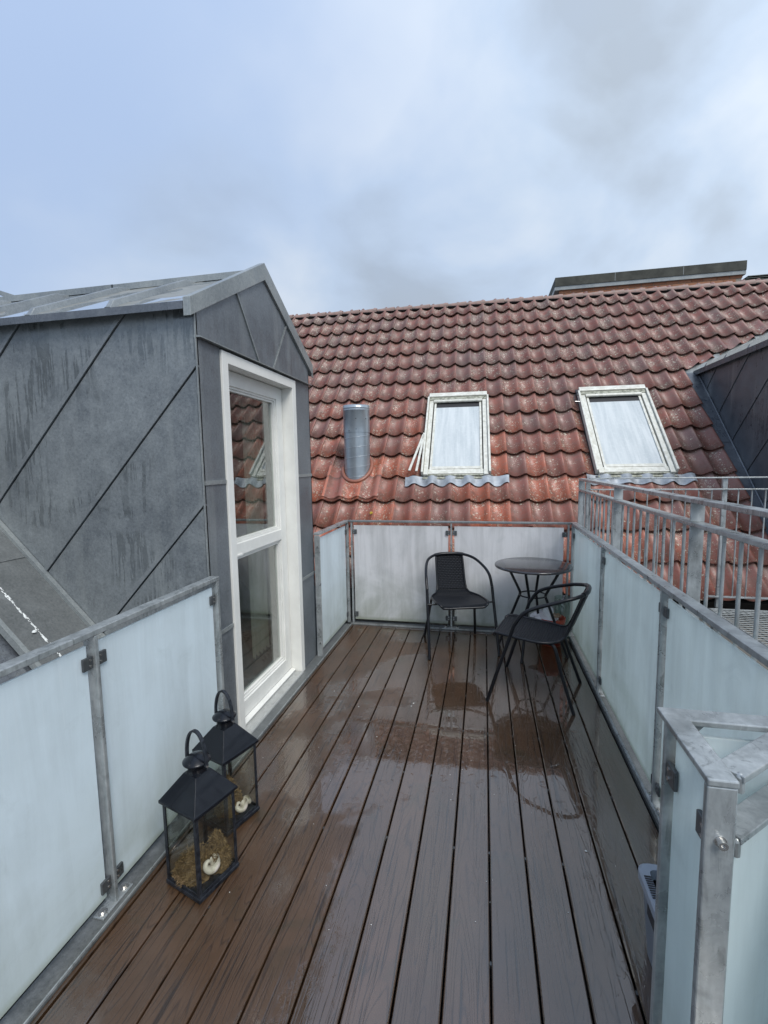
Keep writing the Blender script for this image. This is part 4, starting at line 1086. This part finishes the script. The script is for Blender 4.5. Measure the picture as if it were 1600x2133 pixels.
# dormer roof: low slope rising to +x, running back into the tiled slope
b = MB(o_)
xr = 3.95; zrdg = 3.36
def meet(x, z):      # y on the tile slope at height z
    return RQ.y + ((RQ.z-z)*RN.z - (x-RQ.x)*RN.x)/RN.y
b.prism([(XW-.05, 4.84, ZE2+.02), (xr, 4.84, zrdg), (xr, meet(xr, zrdg)+.05, zrdg), (XW-.05, meet(XW-.05, ZE2+.02)+.05, ZE2+.02)], (0, 0, -.03))
b.build('roof', Z_ROOF, D2)
b = MB(o_); b.prism([(5.05, 4.84, ZE2+.02), (xr, 4.84, zrdg), (xr, meet(xr, zrdg)+.05, zrdg), (5.05, meet(5.05, ZE2+.02)+.05, ZE2+.02)], (0, 0, -.03)); b.build('roof', Z_ROOF, D2)
b = MB(o_); b.box((XW-.056, 4.83, ZE2-.035), (XW-.047, 7.44, ZE2+.028)); b.build('eave_trim', Z_DARK, D2)
y = 5.1
while y < 7.3:
    s = Vector((xr-XW+.05, 0, zrdg-ZE2-.02)).normalized(); nn = Vector((-s.z, 0, s.x))
    e1_ = Vector((XW-.03, y, ZE2+.026)); e2_ = Vector((xr-.05, y, zrdg-.02))
    b = MB(o_); vs = []
    for p_, hh in ((e1_, .005), (e1_+s*.05, .04), (e2_, .04)):
        vs += [p_+Vector((0, -.035, 0)), p_+Vector((0, -.012, 0))+nn*hh, p_+Vector((0, .012, 0))+nn*hh, p_+Vector((0, .035, 0))]
    b.add(vs, [(i*4+j, i*4+j+1, i*4+j+5, i*4+j+4) for i in range(2) for j in range(3)]+[(0, 1, 2, 3)]); b.build('batten_roll', Z_FLASH, D2); y += .52
# valley flashing strip
b = MB(o_); vp = [(2.46, 2.13), (2.50, 2.03), (3.9, 1.10), (3.95, 1.30)]
vp = [(2.47, 2.20), (2.46, 2.02), (3.95, 1.03), (3.95, 1.35), (2.72, 2.19)]
b.prism([RP(u, v, .010) for u, v in vp], RN*.004); b.build('valley_flashing', Z_TRIM, D2)

# ------------------------------------------------------------------ brick shaft behind the ridge
S = thing('lift_shaft', (3.4, 13, 4), 'flat brick rooftop block with a dark coping, standing behind the tiled ridge', 'rooftop block'); o_ = S.location
YS = 11.5; xs0, xs1 = 1.62, 5.20
b = MB(o_); b.box((xs0+.012, YS+.012, 2.5), (xs1, 15.5, 5.39)); b.build('core', MORTAR, S)
bw, bh, jt = .228, .060, .012
bm_ = MB(); bm_.box((0, 0, 0), (bw, .10, bh)); BM = bm_.mesh('brick'); BM.materials.append(BRICK)
bm_ = MB(); bm_.box((0, 0, 0), (.108, .10, bh)); BM2 = bm_.mesh('brick'); BM2.materials.append(BRICK)
z = 5.395-bh; row = 0
while z > 4.95:
    x = xs0 + (0 if row % 2 == 0 else .120)
    if row % 2:
        o = robj('brick', BM2, None, S, Matrix.Translation(Vector((xs0, YS, z))-o_))
    while x+bw < xs1+.01:
        robj('brick', BM, None, S, Matrix.Translation(Vector((x, YS+random.uniform(-.002, .002), z))-o_)); x += bw+jt
    z -= bh+jt; row += 1
b = MB(o_); b.box((xs0-.10, YS-.045, 5.39), (xs1+.05, 15.6, 5.47)); b.build('flashing', Z_TRIM, S)
for xa, xb in ((xs0-.10, 2.745), (2.752, 4.075), (4.082, xs1+.05)):
    b = MB(o_); b.box((xa, YS-.060, 5.471), (xb, 15.6, 5.655)); b.build('coping', COPING, S)
b = MB(o_)
for xx in (2.7485, 4.0785): b.box((xx-.004, YS-.062, 5.48), (xx+.004, YS-.058, 5.66))
b.build('coping_joint', Z_TRIM, S)
b = MB(o_); b.lathe([(.10, 5.5), (.10, 5.72), (.165, 5.72), (.17, 5.74), (.10, 5.79), (0, 5.80)], (3.93, 12.0, 0), 20); b.build('vent_cowl', COPING, S)
S = thing('rooftop_unit', (6.4, 12.5, 4), 'black louvred rooftop unit at the right edge, beside the brick rooftop block', 'rooftop unit'); o_ = S.location
b = MB(o_); b.box((5.42, 11.9, 4), (8, 14, 5.36)); b.build('body', COPING, S)
for i in range(4):
    b = MB(o_); b.prism([(5.30+i*.07, 11.7+i*.05, 5.30+i*.055), (8.2, 11.7+i*.05, 5.30+i*.055), (8.2, 11.78+i*.05, 5.34+i*.055), (5.30+i*.07, 11.78+i*.05, 5.34+i*.055)], (0, .9, .012)); b.build('louvre', COPING, S)

# ------------------------------------------------------------------ chairs
def bez(pts, n=6):
    """Catmull-Rom through points"""
    P = [Vector(p) for p in pts]; P = [2*P[0]-P[1]]+P+[2*P[-1]-P[-2]]; out = []
    for i in range(1, len(P)-2):
        for k in range(n):
            t = k/n; a, b_, c, d = P[i-1], P[i], P[i+1], P[i+2]
            out.append(.5*((2*b_)+(-a+c)*t+(2*a-5*b_+4*c-d)*t*t+(-a+3*b_-3*c+d)*t**3))
    out.append(P[-2]); return out
def make_chair(label, loc, rz):
    t = thing('chair', loc, label, 'chair', 'black woven bistro chairs', rz)
    half = [(0, .328, .775), (.075, .324, .774), (.135, .305, .769), (.185, .265, .758), (.222, .205, .743), (.252, .115, .715), (.272, .02, .682), (.282, -.05, .638), (.286, -.105, .555)]
    full = [(-x, y, z) for x, y, z in half[::-1][:-1]] + half
    b = MB(); b.tube(bez(full, 6), .0125, 12); b.build('armrest', BLACK, t)
    b = MB(); b.tube(bez([(x, y, z) for x, y, z in full[6:11]], 6), .0165, 12); b.build('headrest', BLACK, t)
    for s in (-1, 1):
        b = MB(); b.tube(bez([(s*.286, -.105, .555), (s*.288, -.14, .44), (s*.293, -.21, .22), (s*.298, -.275, 0.002)], 5), .0125, 12)
        lg = b.build('leg', BLACK, t)
        b = MB(); b.tube(bez([(s*.16, .10, .425), (s*.195, .145, .405), (s*.215, .19, .25), (s*.245, .275, .002)], 5), .0115, 12); b.build('leg', BLACK, t)
        b = MB(); b.tube([(s*.19, -.155, .435), (s*.29, -.15, .435)], .007, 8); b.build('side_rod', BLACK, t)
    rows = [(-.262, .428, .175), (-.262, .447, .195), (-.245, .459, .208), (-.20, .460, .220), (-.12, .452, .222), (-.03, .444, .222), (.05, .438, .218), (.115, .436, .194), (.165, .443, .155), (.195, .466, .138), (.217, .510, .131), (.240, .57, .129), (.266, .64, .128), (.292, .71, .127), (.315, .765, .124)]
    rr = []
    for i in range(len(rows)-1):
        for k in range(3):
            tt = k/3; rr.append(tuple(rows[i][q]*(1-tt)+rows[i+1][q]*tt for q in range(3)))
    rr.append(rows[-1])
    split = 27
    def sheet(nm, seg_rows, mat, dip):
        n = 14; vs = []; uvs = []
        L_ = 0; lens = [0]
        for a in range(1, len(seg_rows)): L_ += math.hypot(seg_rows[a][0]-seg_rows[a-1][0], seg_rows[a][1]-seg_rows[a-1][1]); lens.append(L_)
        for a, (y, z, hw) in enumerate(seg_rows):
            for c in range(n+1):
                s = 2*c/n-1; fade = min(1, (len(seg_rows)-1-a)/6) if nm == 'seat' else min(1, a/5); d = dip*(1-s*s)*fade
                vs.append((s*hw, y+(d if nm == 'backrest' else 0), z-(d if nm == 'seat' else 0)))
        fs = [(a*(n+1)+c, a*(n+1)+c+1, (a+1)*(n+1)+c+1, (a+1)*(n+1)+c) for a in range(len(seg_rows)-1) for c in range(n)]
        b = MB(); b.add(vs, fs, True); o = b.build(nm, mat, t)
        uvl = o.data.uv_layers.new(name='UVMap')
        for poly in o.data.polygons:
            for li in poly.loop_indices:
                vi = o.data.loops[li].vertex_index; a, c = divmod(vi, n+1)
                uvl.data[li].uv = ((2*c/n-1)*seg_rows[a][2]/.45+.5, lens[a])
        sm = o.modifiers.new('solid', 'SOLIDIFY'); sm.thickness = .009; sm.offset = -1
        return o
    sheet('seat', rr[:split+1], WICK, .012); sheet('backrest', rr[split:], WICK2, .014)
    rim = [(-hw, y, z) for y, z, hw in rr[::-1]] + [(-.15, -.268, .428)] + [(.15, -.268, .428)] + [(hw, y, z) for y, z, hw in rr]
    b = MB(); b.tube(rim, .0098, 8); b.build('rim', BLACK, t)
    return t
ch1 = make_chair('black woven bistro chair facing the viewer, left of the round table', (-.228, 4.112, 0), math.atan2(.29, .957))
ch2 = copy_tree(ch1)
ch2.location = (.376, 3.376, 0); ch2.rotation_euler = (0, 0, -math.radians(90-(-0)) + math.atan2(.0, 1) + 0)
ang_ = math.atan2(.261, -.965)            # world heading of the seat front
ch2.rotation_euler = (0, 0, ang_ + PI/2)
ch2['label'] = 'black woven bistro chair seen from the side, nearest the right glass railing'

# round table
TC = Vector((.415, 4.10, 0)); T = thing('table', TC, 'round black bistro table with crossed bent legs in the far right corner', 'table')
b = MB(TC); b.lathe([(0, .742), (.30, .742), (.318, .745), (.3195, .752), (.318, .760), (.308, .763), (0, .763)], TC, 64); b.build('table_top', TOP, T)
dn = Vector((-.118, -.31, 0)).normalized()
for k in range(4):
    d = Matrix.Rotation(k*PI/2, 3, 'Z') @ dn; s_ = Matrix.Rotation(PI/2, 3, 'Z') @ d
    b = MB(TC); pth = bez([TC+d*.225+Vector((0, 0, .742)), TC+d*.185+Vector((0, 0, .66)), TC+d*.125+Vector((0, 0, .545)), TC+d*.108+Vector((0, 0, .50)), TC+d*.125+Vector((0, 0, .45)), TC+d*.20+Vector((0, 0, .25)), TC+d*.295+Vector((0, 0, .002))], 4)
    b.tube(pth, .0115, 10); b.build('leg', BLACK, T)
b = MB(TC); b.tube([TC+Vector((.112*math.cos(a), .112*math.sin(a), .50)) for a in [2*PI*k/32 for k in range(32)]], .0065, 8, closed=True); b.build('ring', BLACK, T)
b = MB(TC); b.tube([TC+Vector((.22*math.cos(a), .22*math.sin(a), .736)) for a in [2*PI*k/32 for k in range(32)]], .007, 8, closed=True); b.build('top_ring', BLACK, T)

# red pot with paper, vase
P0 = Vector((.600, 4.29, 0)); T = thing('plant_pot', P0, 'red plastic plant pot on the deck behind the side-on chair, below the table', 'plant pot')
b = MB(P0); b.lathe([(0, .0), (.078, .0), (.104, .205), (.114, .205), (.117, .250), (.110, .250), (.104, .21), (.090, .17), (0, .17)], P0, 32); b.build('pot', POTM, T)
b = MB(P0+Vector((0, 0, .16)))
random.seed(3)
def crumple(c, r, hgt, nseg=9, nr=5, amp=.35):
    c = Vector(c); vs = []
    for a in range(nr+1):
        for k in range(nseg):
            th = 2*PI*k/nseg; rr_ = r*a/nr*(1+random.uniform(-amp, amp)); vs.append(c+Vector((rr_*math.cos(th), rr_*math.sin(th), hgt*(1-(a/nr)**1.5)*(1+random.uniform(-.6, .6)))))
    return vs, [(a*nseg+k, a*nseg+(k+1) % nseg, (a+1)*nseg+(k+1) % nseg, (a+1)*nseg+k) for a in range(nr) for k in range(nseg)]
b.add(*crumple(P0+Vector((-.045, -.0, .235)), .10, .10)); b.add(*crumple(P0+Vector((-.10, .02, .245)), .07, .05)); 
tag(b.build('crumpled_paper', PAPER), 'crumpled white paper stuffed into the red plant pot', 'paper')
b = MB(P0+Vector((.05, 0, .17)))
for _ in range(26):
    c = P0+Vector((random.uniform(.0, .07), random.uniform(-.07, .04), random.uniform(.235, .285))); a = Vector((random.gauss(0, .018), random.gauss(0, .018), random.gauss(0, .012))); d = Vector((random.gauss(0, .012), random.gauss(0, .012), random.gauss(0, .014)))
    b.add([c-a, c-d*.6, c+a, c+d], [(0, 1, 2, 3)])
tag(b.build('dead_leaves', LEAF), 'withered brown leaves lying in the red plant pot', 'leaves')
V0 = Vector((.712, 4.435, .018)); b = MB(V0)
b.lathe([(0, .012), (.058, .012), (.063, .02), (.068, .375), (.070, .378), (.072, .375), (.067, .015), (.062, 0), (0, 0)], V0, 32)
tag(b.build('glass_vase', VASE), 'clear cylindrical glass vase in the corner behind the red pot', 'vase')

# ------------------------------------------------------------------ lanterns
def make_lantern(loc, rz, label):
    t = thing('lantern', loc, label, 'lantern', 'black metal lanterns with glass sides', rz)
    h = .094; H0, H1 = .022, .345
    b = MB(); b.box((-h-.004, -h-.004, .006), (h+.004, h+.004, .022)); b.build('base', STRAP, t, .002)
    for sx_ in (-1, 1):
        for sy_ in (-1, 1):
            b = MB(); a, c = sx_*h, sy_*h
            b.box((a-sx_*.013, c, H0), (a, c-sy_*.003, H1)); b.box((a, c-sy_*.0035, H0), (a-sx_*.003, c-sy_*.013, H1)); b.build('corner_post', STRAP, t)
    b = MB()
    for s in (-1, 1):
        for z0, z1 in ((H0, H0+.012), (H1-.012, H1)):
            pass
    for z0, z1 in ((H0, H0+.012), (H1-.012, H1)):
        b = MB(); o1_ = h-.0012; i1_ = h-.005
        for s in (-1, 1): b.box((-o1_, s*o1_, z0), (o1_, s*i1_, z1)); b.box((s*o1_, -i1_, z0), (s*i1_, i1_, z1))
        b.build('frame_rail', STRAP, t)
    for s in (-1, 1):
        b = MB(); b.box((-h+.006, s*(h-.006), H0), (h-.006, s*(h-.008), H1)); b.build('pane', LPANE, t)
        b = MB(); b.box((s*(h-.006), -h+.009, H0), (s*(h-.008), h-.009, H1)); b.build('pane', LPANE, t)
    e_ = .104; n_ = .036
    b = MB(); vs = []
    for r_, z in ((e_, .345), (e_, .357), (e_-.003, .359), (n_, .452)):
        vs += [(-r_, -r_, z), (r_, -r_, z), (r_, r_, z), (-r_, r_, z)]
    fs = [(i*4+j, i*4+(j+1) % 4, i*4+4+(j+1) % 4, i*4+4+j) for i in range(3) for j in range(4)]
    b.add(vs, fs+[(12, 13, 14, 15), (3, 2, 1, 0)]); b.build('lid', BLACK_W, t, .0015)
    b = MB(); b.lathe([(.036, .452), (.034, .478), (.044, .488), (.052, .492), (.053, .497), (.050, .500), (.034, .513), (.015, .522), (0, .524)], (0, 0, 0), 28); b.build('cap', BLACK_W, t)
    # strap handle
    pth = []
    for k in range(25):
        a = PI*k/24; pth.append((math.cos(a)*.056*(1.0 if abs(math.cos(a)) < 1 else 1), 0, .487+.128*math.sin(a)**.85))
    b = MB(); vs = []
    for i, p_ in enumerate(pth):
        p_ = Vector(p_); a_ = Vector(pth[max(0, i-1)]); c_ = Vector(pth[min(24, i+1)]); tn = (c_-a_).normalized(); nn = Vector((tn.z, 0, -tn.x))
        for x_, y_ in ((-.0015, -.0065), (.0015, -.0065), (.0015, .0065), (-.0015, .0065)): vs.append(p_+nn*x_*2.6+Vector((0, y_, 0)))
    fs = [(i*4+j, i*4+(j+1) % 4, i*4+4+(j+1) % 4, i*4+4+j) for i in range(24) for j in range(4)]+[(3, 2, 1, 0), (96, 97, 98, 99)]
    b.add(vs, fs, False); hd = b.build('handle', STRAP, t)
    for s in (-1, 1):
        b = MB(); b.tube([(s*.052, 0, .486), (s*.062, 0, .486)], .0045, 8); b.build('rivet', STEEL, hd)
    return t
A_ = math.atan2(-.061, .181)
LP1 = Vector((-1.093, 1.536, 0)); LP2 = Vector((-1.160, 1.850, 0))
l1 = make_lantern(LP1, A_+.02, 'black metal lantern with glass sides, the nearer of the two')
l2 = copy_tree(l1); l2.location = LP2; l2.rotation_euler = (0, 0, A_-.01); l2['label'] = 'black metal lantern with glass sides, the farther one beside the door'
def fibre(loc, label, r, seed, hscale):
    random.seed(seed); b = MB(loc)
    for _ in range(2600):
        a = random.uniform(0, 2*PI); q = math.sqrt(random.random()); z = random.random()
        c = Vector(loc)+Vector((q*r*math.cos(a), q*r*math.sin(a), hscale*z*(1-q*q*.75)+.004))
        d = Vector((random.gauss(0, 1), random.gauss(0, 1), random.gauss(0, .6))).normalized()*random.uniform(.005, .013)
        e2 = d.cross(Vector((random.random(), random.random(), 1))).normalized()*.00045
        d2 = d + Vector((random.gauss(0, .006), random.gauss(0, .006), random.gauss(0, .004)))
        b.add([c-d, c+e2, c+d2, c-e2], [(0, 1, 2), (0, 2, 3)])
    # dense core
    vs, fs = crumple(loc+Vector((0, 0, .004)), r*.95, hscale*.75, 16, 7, .12); b.add(vs, fs, True)
    return tag(b.build('dry_moss', MOSS), label, 'moss')
MOSS = simple('dry_brown_moss', (.21, .14, .065), .9, 0, 0, 60, .6, 0, c2=(.085, .055, .028))
fibre(LP1+Vector((-.03, -.005, .022)), 'clump of dry brown moss inside the nearer lantern, beside a white shell', .082, 11, .10)
fibre(LP1+Vector((.045, .035, .022)), 'taller clump of brown moss at the back of the nearer lantern', .050, 12, .15)
fibre(LP2+Vector((-.01, .01, .022)), 'clump of dry moss in the farther lantern, behind pale shells', .065, 13, .17)
def shell(loc, s, rz, label):
    b = MB(loc); vs = []; n = 26; m_ = 9
    for i in range(n+1):
        t_ = i/n; a = t_*2.2*PI; rad = s*(.12+.88*t_); tr = s*.42*t_+.001
        c = Vector((rad*math.cos(a)*.55, rad*math.sin(a)*.25, s*.9*(1-t_*.35)+rad*.45*math.sin(a)))
        dx = Vector((math.cos(a), .2*math.sin(a), math.sin(a)*.8)).normalized(); dy = Vector((0, 1, 0))
        for k in range(m_): q = 2*PI*k/m_; vs.append(Vector(loc)+Matrix.Rotation(rz, 3, 'Z') @ (c+(dx*math.cos(q)+dy*math.sin(q)*1.1)*tr))
    fs = [(i*m_+k, i*m_+(k+1) % m_, (i+1)*m_+(k+1) % m_, (i+1)*m_+k) for i in range(n) for k in range(m_)]
    b.add(vs, fs, True); return tag(b.build('sea_shell', SHELL), label, 'shell')
shell(LP1+Vector((.052, -.035, .055)), .048, .9, 'white curled sea shell in the moss of the nearer lantern')
shell(LP2+Vector((.060, -.010, .040)), .042, .6, 'white curled sea shell standing in the farther lantern')
shell(LP2+Vector((.066, .055, .026)), .030, 2.2, 'small pale shell lying at the back of the farther lantern')

# ------------------------------------------------------------------ storage box
BX0, BX1, BY0, BY1, BZ = .512, .765, 1.165, 1.605, .285
bo = Vector(((BX0+BX1)/2, (BY0+BY1)/2, 0)); T = thing('storage_box', bo, 'grey plastic storage box with a lid, half hidden behind the corner railing', 'storage box')
def rrect(x0, y0, x1, y1, r, z, n=5):
    o = []
    for cx, cy, a0 in ((x1-r, y1-r, 0), (x0+r, y1-r, 90), (x0+r, y0+r, 180), (x1-r, y0+r, 270)):
        for k in range(n+1): a = math.radians(a0+90*k/n); o.append((cx+r*math.cos(a), cy+r*math.sin(a), z))
    return o
def stack(levels, o, closed_top=True):
    b = MB(o); n = len(levels[0]); vs = [p for l in levels for p in l]
    fs = [(i*n+k, i*n+(k+1) % n, (i+1)*n+(k+1) % n, (i+1)*n+k) for i in range(len(levels)-1) for k in range(n)]
    b.add(vs, fs, False); b.add(levels[-1], [tuple(range(n))]); b.add(levels[0], [tuple(range(n))[::-1]]); return b
i_ = .03
stack([rrect(BX0+i_, BY0+i_, BX1-i_*.4, BY1-i_, .03, .002), rrect(BX0+.012, BY0+.012, BX1-.008, BY1-.012, .03, BZ-.03)], bo).build('body', BOXM, T)
lid = stack([rrect(BX0, BY0, BX1, BY1, .035, BZ-.032), rrect(BX0, BY0, BX1, BY1, .035, BZ-.006), rrect(BX0+.006, BY0+.006, BX1-.006, BY1-.006, .032, BZ), rrect(BX0+.030, BY0+.030, BX1-.030, BY1-.030, .02, BZ), rrect(BX0+.036, BY0+.036, BX1-.036, BY1-.036, .018, BZ-.03)], bo).build('lid', LIDM, T)
for k in range(10):
    b = MB(bo); y = 1.462+k*.0088; b.box((BX0+.008, y, BZ+.0005), (BX0+.030, y+.004, BZ+.0025)); b.build('rib', PVC, lid)
b = MB(bo); b.box((BX0-.001, 1.36, BZ-.07), (BX0+.006, 1.48, BZ-.034)); b.build('latch', PVC, T, .002)
b = MB(bo); b.box((BX0+.008, 1.27, .13), (BX0+.0095, 1.36, .20)); b.build('sticker', LABELM, T)
